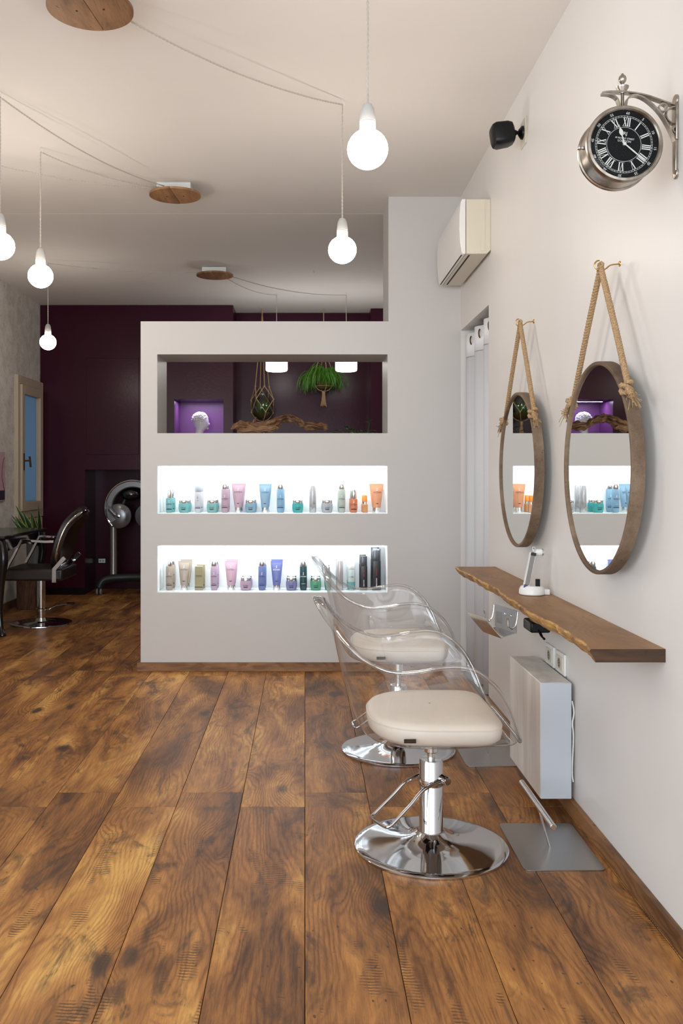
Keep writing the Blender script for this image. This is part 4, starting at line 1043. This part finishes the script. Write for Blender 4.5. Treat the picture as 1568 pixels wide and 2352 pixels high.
# ------------------------------------------------------------------ driftwood on the opening's sill
dw = MB(); rr = random.Random(11)
def drift(px_pts, Y, r, wob=.006):
    pts = smoothp([at(a, b, Y) + Vector((0, rr.uniform(-.03,.03), 0)) for a, b in px_pts], 10); n = len(pts)
    rad = [r*(.55+.6*math.sin(PI*min(1,(i+2)/(n+2)))**.6)*(1+.18*math.sin(i*.9)+.10*rr.random()) for i in range(n)]
    for q_ in range(11):
        f0 = 2*PI*q_/11; tw = rr.uniform(.02,.09); a0 = int(rr.uniform(0,.12)*n); a1 = n-int(rr.uniform(0,.15)*n)
        dw.tube([pts[i] + Vector((0, wob*math.sin(i*.5), wob*.5*math.sin(i*.8))) + Vector((0, math.cos(f0+i*tw), math.sin(f0+i*tw)))*rad[i]*(.62+.12*math.sin(i*.7+q_)) for i in range(a0, a1)], [rad[i]*(.36+.10*math.sin(i*.45+q_*2))*(1 if 0 < i-a0 and i < a1-1 else .3) for i in range(a0, a1)], 6)
drift([(530,992),(548,984),(572,986),(600,990),(628,984),(648,971),(668,969),(690,977),(708,988),(735,990)], 5.83, .022)
drift([(532,986),(555,979),(580,982),(610,981),(635,972),(655,966),(680,970),(705,981),(748,988)], 5.85, .015)
drift([(545,996),(580,994),(615,992),(640,988)], 5.78, .019)
drift([(575,984),(583,974),(588,966)], 5.84, .009)
drift([(600,990),(618,978),(640,968),(664,964),(690,972),(702,984)], 5.80, .012)
drift([(695,986),(720,983),(745,986),(751,992)], 5.84, .020)
drift([(540,990),(560,983),(590,987),(625,981)], 5.88, .014)
tag(dw.build('driftwood', M['drift'], None, smooth=25), 'gnarled brown driftwood branch lying on the sill of the partition opening', 'driftwood')
zmin = min(v.co.z for v in bpy.data.objects['driftwood'].data.vertices); bpy.data.objects['driftwood'].location.z = max(0, 1.477-zmin) if zmin < 1.477 else -(zmin-1.477)

# ------------------------------------------------------------------ bust
bt = thing('plaster_bust', 'white plaster bust with curly hair inside the purple-lit wall niche', 'bust', (-1.085, 9.46, 1.521))
hd = MB(); rows = []
# head looks to +X; built from horizontal sections (z, centre x, rx, ry)
secs = [(-.005+.0,.0,.075,.13),(.02,0,.085,.15),(.06,-.005,.07,.13),(.085,-.010,.045,.075),(.11,-.012,.040,.042),(.14,-.010,.040,.040),(.165,0,.048,.044),(.18,.010,.060,.050),(.20,.010,.070,.055),(.23,.008,.078,.060),(.26,.003,.080,.066),(.29,-.002,.080,.068),(.315,-.006,.066,.058),(.33,-.008,.04,.036),(.336,-.008,.01,.01)]
for z, cx_, rx, ry in secs:
    row = []
    for k in range(36):
        a = 2*PI*k/36; x = cx_ + rx*math.cos(a); y = ry*math.sin(a); f = max(0, math.cos(a))**10
        if .19 < z < .24: x += f*.018*(1-abs(z-.215)/.03)
        if .225 < z < .255: x -= f*.006
        row.append((x, y, z))
    rows.append(row)
hd.grid(rows, close_u=True, cap0=True)
hd.sphere((.087,0,.222), .010, 10, 8, (1,.8,1.5)).sphere((.078,0,.195), .010, 10, 6, (.8,1.4,.5)).sphere((.074,0,.178), .013, 10, 8, (1,1.1,.8))
for s in (-1,1): hd.sphere((.066,s*.024,.240), .009, 10, 6).sphere((.002,s*.064,.225), .013, 10, 8, (.8,.4,1.3))
hd.build('head_and_neck', M['bust'], bt, smooth=60)
cu_ = MB(); rr = random.Random(5)
for k in range(460):
    a = rr.uniform(0, 2*PI); e = rr.uniform(-.25, 1.45)
    x = -.006 + .082*math.cos(e)*math.cos(a); y = .070*math.cos(e)*math.sin(a); z = .272 + .072*math.sin(e)
    if x > .045 and z < .285: continue
    cu_.sphere((x,y,z), rr.uniform(.006,.011), 7, 5, (1,1,rr.uniform(.6,1)))
cu_.build('curly_hair', M['bust'], bt, smooth=60)

# ------------------------------------------------------------------ hanging glass vase
hv = thing('hanging_vase', 'round glass vase in a knotted rope hanger behind the partition opening', 'vase', (at(602,712,9.45).x, 9.45, ZC-.006))
zr = ZC-.006
def hz(py): return EYE-(py-1090)/2090*9.45 - zr
vc = hz(935)
MB().lathe([(0,vc-.135),(.05,vc-.128),(.10,vc-.085),(.122,vc-.01),(.105,vc+.055),(.06,vc+.10),(.045,vc+.135),(.055,vc+.155)], seg=36, caps=False).build('glass_bowl', M['jar_glass'], hv, smooth=60)
MB().lathe([(0,vc-.125),(.05,vc-.118),(.09,vc-.08),(.10,vc-.06),(0,vc-.06)], seg=24).build('soil', M['moss'], hv)
lf = MB(); rr = random.Random(9)
for k in range(22):
    a = rr.uniform(0,2*PI); l = rr.uniform(.08,.20); o_ = rr.uniform(.01,.05)
    p0 = Vector((o_*math.cos(a), o_*math.sin(a), vc-.06)); p1 = p0 + Vector((.02*math.cos(a), .02*math.sin(a), l*.6)); p2 = p0 + Vector((.05*math.cos(a+.5), .05*math.sin(a+.5), l))
    lf.tube([p0,p1,p2], [.004,.006,.001], 5)
lf.build('plant', M['leaf'], hv)
rp = MB(); zt = 0.0; zk = hz(888)
rp.tube([(0,0,0),(0,0,-.06)], .006, 6)
kn = []
for k in range(4):
    a = 2*PI*k/4+.35; pk = Vector((.075*math.cos(a), .075*math.sin(a), zk)); kn.append((a, pk))
    rp.tube([(0,0,-.05), pk], .0045, 6); rp.sphere(pk, .010, 8, 6)
mid = []
for k in range(4):
    a = 2*PI*(k+.5)/4+.35; mid.append(Vector((.132*math.cos(a), .132*math.sin(a), hz(918))))
for k in range(4):
    pk = kn[k][1]
    for m_ in (mid[k], mid[k-1]):
        rp.tube(smoothp([pk, pk.lerp(m_, .5)*1.0 + Vector((0,0,0)), m_], 3), .0042, 6)
    a = kn[k][0]; low = Vector((.118*math.cos(a), .118*math.sin(a), hz(948)))
    for m_ in (mid[k], mid[k-1]): rp.tube([m_, low], .0042, 6)
    rp.tube(smoothp([low, Vector((.07*math.cos(a), .07*math.sin(a), hz(962))), Vector((.01*math.cos(a), .01*math.sin(a), hz(968)))], 4), .0045, 6); rp.sphere(mid[k], .009, 8, 6); rp.sphere(low, .009, 8, 6)
rp.lathe([(0,hz(966)),(.016,hz(968)),(.018,hz(973)),(.012,hz(977))], seg=10)
for k in range(12):
    a = 2*PI*k/12; rp.tube([(0.008*math.cos(a),.008*math.sin(a),hz(975)),(.02*math.cos(a),.02*math.sin(a),hz(996))], .003, 4)
rp.build('rope_hanger', M['rope'], hv)
# ------------------------------------------------------------------ hanging green plant
hp = thing('hanging_plant', 'bushy green trailing plant in a rope hanger behind the partition opening', 'plant', (at(743,712,9.45).x, 9.45, zr))
pc = hz(876)
MB().lathe([(0,pc-.085),(.05,pc-.078),(.085,pc-.045),(.10,pc),(.085,pc+.04),(0,pc+.05)], seg=24).build('moss_ball', M['moss'], hp)
fo = MB(); rr = random.Random(21)
clumps = []
for k in range(30):
    a = rr.uniform(0, 2*PI); e = rr.uniform(-.15, 1.2); R_ = rr.uniform(.05, .14)
    clumps.append((Vector((R_*math.cos(e)*math.cos(a), R_*math.cos(e)*math.sin(a), pc+.03+R_*.9*math.sin(e))), Vector((math.cos(a), math.sin(a)*.8, 0)), rr.uniform(.06, .15) + (.07 if math.cos(a) < -.35 else 0)))
for c0, d0, L0 in clumps:
    for q_ in range(34):
        d = (d0 + Vector((rr.gauss(0,.55), rr.gauss(0,.55), 0))); L = L0*rr.uniform(.35,.85); p = c0 + Vector((rr.gauss(0,.018), rr.gauss(0,.018), rr.gauss(0,.014)))
        P = smoothp([p, p + d*L*.30 + Vector((0,0,rr.uniform(-.01,.03))), p + d*L*.55 + Vector((0,0,-L*.35)), p + d*L*.62 + Vector((rr.gauss(0,.008), 0, -L*rr.uniform(.7,1.25)))], 2)
        fo.tube(P, [.0026]*(len(P)-1)+[.001], 3)
o = fo.build('foliage', M['rhip'], hp, smooth=0); o['kind'] = 'stuff'
rp = MB().tube([(0,0,0),(0,0,hz(800))], .006, 6)
for k in range(4):
    a = 2*PI*k/4+.3; rp.tube(smoothp([(0,0,hz(800)), (.09*math.cos(a),.09*math.sin(a),hz(850)), (.102*math.cos(a),.102*math.sin(a),hz(876)), (.07*math.cos(a),.07*math.sin(a),hz(893)), (.01*math.cos(a),.01*math.sin(a),hz(899))],4), .0045, 6)
rp.tube([(.08*math.cos(2*PI*k/16),.08*math.sin(2*PI*k/16),hz(887)) for k in range(16)], .005, 6, closed=True)
rp.lathe([(0,hz(897)),(.018,hz(899)),(.018,hz(905)),(.012,hz(908))], seg=10)
for k in range(14):
    a = 2*PI*k/14; rp.tube([(.012*math.cos(a),.012*math.sin(a),hz(904)),(.018*math.cos(a),.012*math.sin(a),hz(920)),(.03*math.cos(a),.02*math.sin(a),hz(933)+rr.uniform(-.01,.01))], .004, 4)
rp.build('rope_hanger', M['rope'], hp)
# ------------------------------------------------------------------ potted vine behind the opening
pv = thing('potted_vine', 'low leafy green vine showing above the sill at the opening\'s right end', 'plant', (at(815,990,6.55).x, 6.55, 0))
MB().box(-.14,.14,-.14,.14,0,1.30).build('plinth', M['part'], pv, bevel=.004)
MB().lathe([(0,1.3005),(.07,1.3005),(.10,1.43),(.104,1.44),(.09,1.44),(.085,1.42),(0,1.42)], seg=28).build('pot', M['darkgrey'], pv)
st = MB(); rr = random.Random(2); leaves = []
def leafshape(p, d, L, W, up=Vector((0,0,1))):
    d = d.normalized(); s_ = d.cross(up).normalized(); n = s_.cross(d)
    return [p, p+d*L*.25+s_*W*.4+n*.004, p+d*L*.55+s_*W*.42+n*.003, p+d*L - n*L*.1, p+d*L*.55-s_*W*.42+n*.003, p+d*L*.25-s_*W*.4+n*.004]
for k in range(46):
    a = rr.uniform(0,2*PI); rad = rr.uniform(.02,.12); top = Vector((rad*math.cos(a)*1.15, rad*math.sin(a)*.9, 1.42+rr.uniform(.06,.135)))
    st.tube(smoothp([(top.x*.25,top.y*.25,1.42), top*Vector((1,1,1)) if False else Vector((top.x*.6,top.y*.6,1.42+(top.z-1.42)*.75)), top],3), .0018, 4)
    leaves.append((top, Vector((math.cos(a), math.sin(a), rr.uniform(-.35,.3))), rr.uniform(.035,.06)))
st.tube(smoothp([(.05,0,1.42),(.085,0,1.50),(.105,0,1.60)],4), .0018, 4)
leaves += [(Vector((.10,0,1.585)), Vector((-.6,-.3,.6)), .035), (Vector((.105,0,1.60)), Vector((.5,-.2,.6)), .03)]
st.build('stems', M['leaf'], pv)
for p_, d_, L_ in leaves:
    MB().add(leafshape(p_, d_, L_, L_*.75), [(0,1,2,3),(0,3,4,5)]).build('leaf', M['leaf'], pv, smooth=0)

# ------------------------------------------------------------------ left: console table, plants, stump, black chair, hood dryer
tb = thing('console_table', 'glossy black console table with curved legs against the wallpapered wall', 'table', (-2.46, 7.38, 0))
MB().box(-.225,.21,-.56,.56,.732,.757).build('tabletop', M['lacquer'], tb, bevel=.006)
def apron(x0, x1, y0, y1, along):
    mb = MB(); n = 24; rows = []
    for k in range(n+1):
        s = k/n; zb_ = .60 + .055*math.sin(PI*s)
        if along == 'y': y = y0+(y1-y0)*s; rows.append([(x0,y,zb_),(x1,y,zb_),(x1,y,.732),(x0,y,.732)])
        else: x = x0+(x1-x0)*s; rows.append([(x,y0,zb_),(x,y1,zb_),(x,y1,.732),(x,y0,.732)])
    return mb.grid(rows, close_u=True, cap0=True, cap1=True)
apron(.14,.165,-.50,.50,'y').build('apron', M['lacquer'], tb); apron(-.20,.165,-.50,-.475,'x').build('apron', M['lacquer'], tb); apron(-.20,.165,.475,.50,'x').build('apron', M['lacquer'], tb)
for sx, sy in ((1,-1),(1,1),(-1,-1),(-1,1)):
    bx_, by_ = (.155 if sx > 0 else -.19), .49*sy
    ox = .03*sx if sx > 0 else 0
    pts = [(bx_,by_,.735),(bx_+ox*.8,by_+.012*sy,.64),(bx_+ox,by_+.02*sy,.55),(bx_+ox*.3,by_+.008*sy,.38),(bx_-ox*.1,by_-.004*sy,.18),(bx_+ox*.2,by_+.006*sy,.06),(bx_+ox*.7,by_+.02*sy,.012),(bx_+ox*.8,by_+.022*sy,0)]
    P = smoothp(pts,5); n = len(P); ctrl = [.032,.036,.034,.026,.019,.020,.028,.027]
    rad = [ctrl[min(int(i/5),6)]*(1-(i%5)/5) + ctrl[min(int(i/5)+1,7)]*((i%5)/5) for i in range(n)]
    MB().tube(P, rad, 14).build('leg', M['lacquer'], tb)
sp_ = thing('snake_plant', 'snake plant with yellow-edged pointed leaves behind the black table', 'plant', (-2.47, 8.35, .258))
MB().lathe([(0,.0),(.06,0),(.075,.02),(.085,.42),(.088,.43),(.078,.43),(.075,.40),(0,.40)], seg=28).build('pot', mat('grey_glazed_pot', (.14,.15,.15), .25), sp_)
rr = random.Random(4)
LEAV = [(12,1190,-1),(22,1183,-.6),(35,1186,-.3),(36,1161,.1),(52,1172,.3),(70,1170,.5),(74,1180,.7),(88,1161,.9),(91,1195,1),(58,1196,0),(44,1198,-.2),(82,1192,.8)]
for k, (lx, ly, s_) in enumerate(LEAV):
    tip = at(lx, ly, 8.30+rr.uniform(-.05,.09)) - Vector((-2.47, 8.35, .258)); b0 = Vector((.045*s_, rr.uniform(-.03,.03), .40))
    tip.x = max(tip.x, -.205)
    wv = .030; dirv = tip - b0
    side = Vector((math.cos(s_*.9), -math.sin(s_*.9)*.5, 0)); rowsL = []; rowsE = []
    for i in range(9):
        q_ = i/8; c_ = b0 + dirv*q_ + Vector((0,0,-.02*math.sin(PI*q_))); wd = wv*(.55+.55*math.sin(PI*min(1,q_*.9+.12)))*(1-q_**4)+.0008
        rowsL.append([c_ - side*wd*.78, c_ + Vector((0,-.004,0)), c_ + side*wd*.78]); rowsE.append((c_, wd))
    lf_ = MB().grid(rowsL).build('leaf', M['leafdk'], sp_, smooth=60)
    eb = MB()
    for sg in (-1,1): eb.grid([[c_ + side*sg*wd*.78, c_ + side*sg*wd] for c_, wd in rowsE])
    eb.build('leaf_edge', M['leafedge'], lf_, label='yellow leaf margin')
mb = MB(); rows = []
for z, r0 in ((0,.125),(.01,.13),(.12,.122),(.245,.124),(.256,.118)):
    rows.append([((r0+.006*math.sin(5*a_)+.004*math.sin(11*a_+2))*math.cos(a_), (r0+.006*math.sin(5*a_)+.004*math.sin(11*a_+2))*math.sin(a_), z) for a_ in [2*PI*k/40 for k in range(40)]])
mb.grid(rows, close_u=True, cap0=True, cap1=True)
tag(mb.build('tree_stump', M['stump'], None, loc=(-2.51, 8.32, 0.0)), 'dark tree stump stool on the floor under the black table, carrying the plant pot', 'stool')

bc = thing('salon_chair', 'dark leather salon chair with square chrome arms on a round base at the black table', 'chair', (-2.157, 7.45, 0))
MB().lathe([(0,0),(.244,0),(.247,.004),(.246,.010),(.238,.013),(.20,.014),(.06,.018),(.05,.024),(.040,.05),(0,.05)], seg=72).build('round_base', M['chrome'], bc)
MB().lathe([(.037,.045),(.037,.10),(.046,.105),(.046,.125),(.036,.13),(.036,.375),(.0,.376)], seg=32).build('column', M['chrome'], bc)
mb = MB().tube(smoothp([(.03,-.02,.11),(.075,-.035,.125),(.125,-.03,.150),(.22,-.02,.165)],5), .005, 8)
lv_ = mb.build('foot_lever', M['chrome'], bc); MB().obox((.245,-.02,.170), .06, .035, .016).build('pedal', M['black'], lv_, bevel=.005)
MB().box(-.235,.235,-.235,.235,.375,.470).build('seat', M['leather'], bc, bevel=.018, bseg=4, label='dark brown leather box seat')
# back: curved oval pad
rows = []; rows_b = []; edge = []
def backc(s):  # s 0..1 along height; returns x,z
    q_ = [Vector((.145,0,.475)), Vector((.165,0,.56)), Vector((.195,0,.68)), Vector((.255,0,.82)), Vector((.355,0,.925))]
    P = smoothp(q_, 10); i = s*(len(P)-1); a = int(i); b = min(a+1, len(P)-1); return P[a].lerp(P[b], i-a)
for j in range(25):
    s = j/24; c_ = backc(s); half = .225*math.sqrt(max(0, 1-(2*abs(s-.5))**2.6))+.004
    row = []
    for k in range(13):
        v_ = -1+2*k/12; row.append((c_.x - .035*v_*v_*1.2*(-1) - .03, v_*half, c_.z))
    rows.append(row); edge.append((row[0], row[-1]))
bk = MB().grid(rows).build('backrest', M['leather'], bc, smooth=80, label='oval padded leather backrest'); s_ = bk.modifiers.new('s','SOLIDIFY'); s_.thickness = .065; s_.offset = 0
b_ = bk.modifiers.new('b','BEVEL'); b_.width = .015; b_.segments = 3
ring = [Vector(e[0]) for e in edge] + [Vector(e[1]) for e in reversed(edge)]
MB().tube([p + Vector((0, math.copysign(.004, p.y), 0)) for p in ring], .013, 8, closed=True, flat=(1,1)).build('back_trim', M['chrome'], bk, smooth=60)
def flatbar(pts, name, wd=.030, th=.010):
    P = [Vector(p) for p in pts]; mb = MB(); rows = []
    for i, p in enumerate(P):
        t_ = ((P[min(i+1,len(P)-1)]-P[i]).normalized() if i < len(P)-1 else Vector((0,0,0))) + ((P[i]-P[i-1]).normalized() if i else Vector((0,0,0)))
        t_.normalize(); nn = Vector((-t_.z,0,t_.x))*th/2*1.15; yy = Vector((0,wd/2,0)); rows.append([p-nn-yy, p+nn-yy, p+nn+yy, p-nn+yy])
    return mb.grid(rows, close_u=True, cap0=True, cap1=True).build(name, M['chrome'], bc, smooth=25, bevel=.0015)
for sy in (-1,1):
    y = sy*.245
    flatbar([(.17,y,.690),(.10,y,.688),(-.085,y,.700),(-.115,y,.640),(-.150,y,.570),(-.190,y,.500),(-.200,y,.470)], 'armrest', th=.017)
    flatbar([(.255,y,.560),(.175,y,.470),(.175,y,.365)], 'side_bracket', th=.030)
# hood dryer
hq = thing('hood_dryer', 'silver-grey rolling hood dryer with a curved arch on a pole in the maroon recess', 'hair dryer', (-1.955, 9.30, 0))
MB().lathe([(.038,.165),(.036,.18),(.036,.72),(0,.72)], seg=24).build('pole', mat('grey_metal_pole', (.30,.28,.27), .3, .7), hq)
cxx, czz = .215, .885
def arc(r0, r1, a0, a1, y0_, y1_, n=30):
    rows = []
    for k in range(n+1):
        a = math.radians(a0+(a1-a0)*k/n); rows.append([(cxx+r*math.cos(a), y, czz+r*math.sin(a)) for r, y in ((r0,y0_),(r0+.01,y0_-.01),(r1-.01,y0_-.01),(r1,y0_),(r1,y1_),(r0,y1_))])
    return MB().grid(rows, close_u=True, cap0=True, cap1=True)
arc(.205,.275,15,215,-.10,.10).build('hood_arch', M['greymet'], hq)
arc(.268,.285,10,222,-.115,.10).build('arch_trim', M['chrome'], hq)
mb = MB().sphere((cxx-.03,-.02,czz+.135), .095, 24, 14, (1.2,1,.7)); mb.build('inner_lamp', M['darkgloss'], hq)
for s_ in (-1,1):
    c_ = (cxx + s_*.145 , -.075, czz-.085)
    dsc = MB().lathe([(0,-.03),(.03,-.032),(.055,-.028),(.11,-.020),(.125,-.008),(.127,.02),(.11,.05),(0,.05)], c_, 40, 'y').build('heater_disc', M['greymet'], hq)
    vt = MB()
    for k in range(18):
        a = math.radians(-30+6*k); 
        p0 = Vector((c_[0]+.075*math.cos(a), c_[1]-.027, c_[2]+.075*math.sin(a))); p1 = Vector((c_[0]+.102*math.cos(a), c_[1]-.0235, c_[2]+.102*math.sin(a))); vt.tube([p0,p1], .0016, 4)
    vt.build('vent_slots', M['blackmat'], dsc)
    MB().lathe([(0,-.042),(.018,-.040),(.022,-.028)], c_, 20, 'y').build('disc_knob', M['chrome'], dsc)
    MB().tube(smoothp([(cxx+s_*.245,-.09,czz+.06),(cxx+s_*.235,-.11,czz-.0),(cxx+s_*.19,-.115,czz-.055),(cxx+s_*.165,-.115,czz-.075)],5), [.018]*6+[.026]*6+[.024]*4, 12).build('disc_arm', M['greymet'], hq, smooth=60)
MB().tube([(.02,.03,.70),(.04,.05,.80),(cxx-.1,.06,czz+.10)], .03, 12).build('neck', M['darkgrey'], hq)
MB().tube(smoothp([(-.13,-.06,.075),(-.10,-.05,.135),(-.03,-.03,.158),(.10,.0,.165),(.3,.0,.165),(.42,-.03,.14),(.46,-.06,.075)],6), .043, 12, flat=(1.0,1.3)).build('base_arch', M['darkgrey'], hq, smooth=60)
for x, y in ((-.13,-.06),(.46,-.06)):
    c_ = MB().tube([(x,y,.09),(x,y,.04)], .012, 8).build('caster', M['darkgrey'], hq)
    for dx in (-.018,.018): MB().lathe([(0,-.010),(.030,-.009),(.034,-.004),(.034,.004),(.030,.009),(0,.010)], (x+dx,y-.01,.0345), 24, 'x').build('caster_wheel', M['greypl'], c_)
def backsocket(x, lab, m):
    t = thing('power_outlet', lab, 'socket', (x, 9.72, .30))
    MB().box(-.055,.055,-.008,0,-.035,.035).build('cover_plate', M['blackmat'], t, bevel=.002)
    MB().box(-.036,.036,-.011,-.008,-.022,.022).build('insert', m, t, bevel=.001)
    for dx in (-.018,.012): MB().lathe([(0,-.012),(.006,-.012),(.006,-.011)], (dx,0,0), 10, 'y').build('pin_hole', M['blackmat'], t)
backsocket(-2.165, 'white power outlet in the maroon recess, next to the hood dryer pole', M['whitepl'])
backsocket(-2.32, '', M['greypl']) if False else None
# poster at the left edge
po = thing('framed_poster', 'pink poster on the wallpapered wall, cut by the left edge of the photo', 'picture', (XL, 7.93, 1.20))
MB().box(0,.015,-.18,.19,-.22,.22).build('picture_frame', M['winframe'], po, bevel=.002)
MB().box(.015,.017,-.17,.18,-.21,.21).build('print', M['pinkpic'], po)
MB().tube(smoothp([(.0175,.165,.17),(.0175,.12,.12),(.0175,.10,0),(.0175,.14,-.08),(.0175,.165,-.12)],6), .003, 5).build('drawn_line', M['ink'], po)
MB().box(.017,.0175,.02,.178,-.205,-.12).build('dark_block', M['ink'], po)

# ------------------------------------------------------------------ repeats share a group phrase
GROUPS = {'pendant_lamp': 'pendant lamps corded to the ceiling plates', 'ceiling_canopy': 'round wooden ceiling plates', 'styling_chair': 'clear acrylic salon chairs',
          'rope_mirror': 'round rope-hung mirrors', 'wall_hook': 'brass hooks holding the mirrors', 'footrest': 'steel floor footrests', 'wall_socket': 'white wall sockets under the shelf'}
PROD = {'cosmetic_jar': 'jars', 'cosmetic_tube': 'tubes', 'shampoo_bottle': 'bottles', 'spray_bottle': 'tall-capped bottles', 'spray_can': 'spray cans', 'serum_bottle': 'little amber bottles',
        'cosmetic_carton': 'cartons', 'styling_bottle': 'black bottles', 'foam_bottle': 'white-capped bottles'}
for o in list(scn.objects):
    if o.parent or 'label' not in o: continue
    k = o.name.split('.')[0]
    if k in GROUPS: o['group'] = GROUPS[k]
    elif k in PROD: o['group'] = PROD[k] + (' in the upper lit niche' if o.location.z > 0.9 else ' in the lower lit niche')
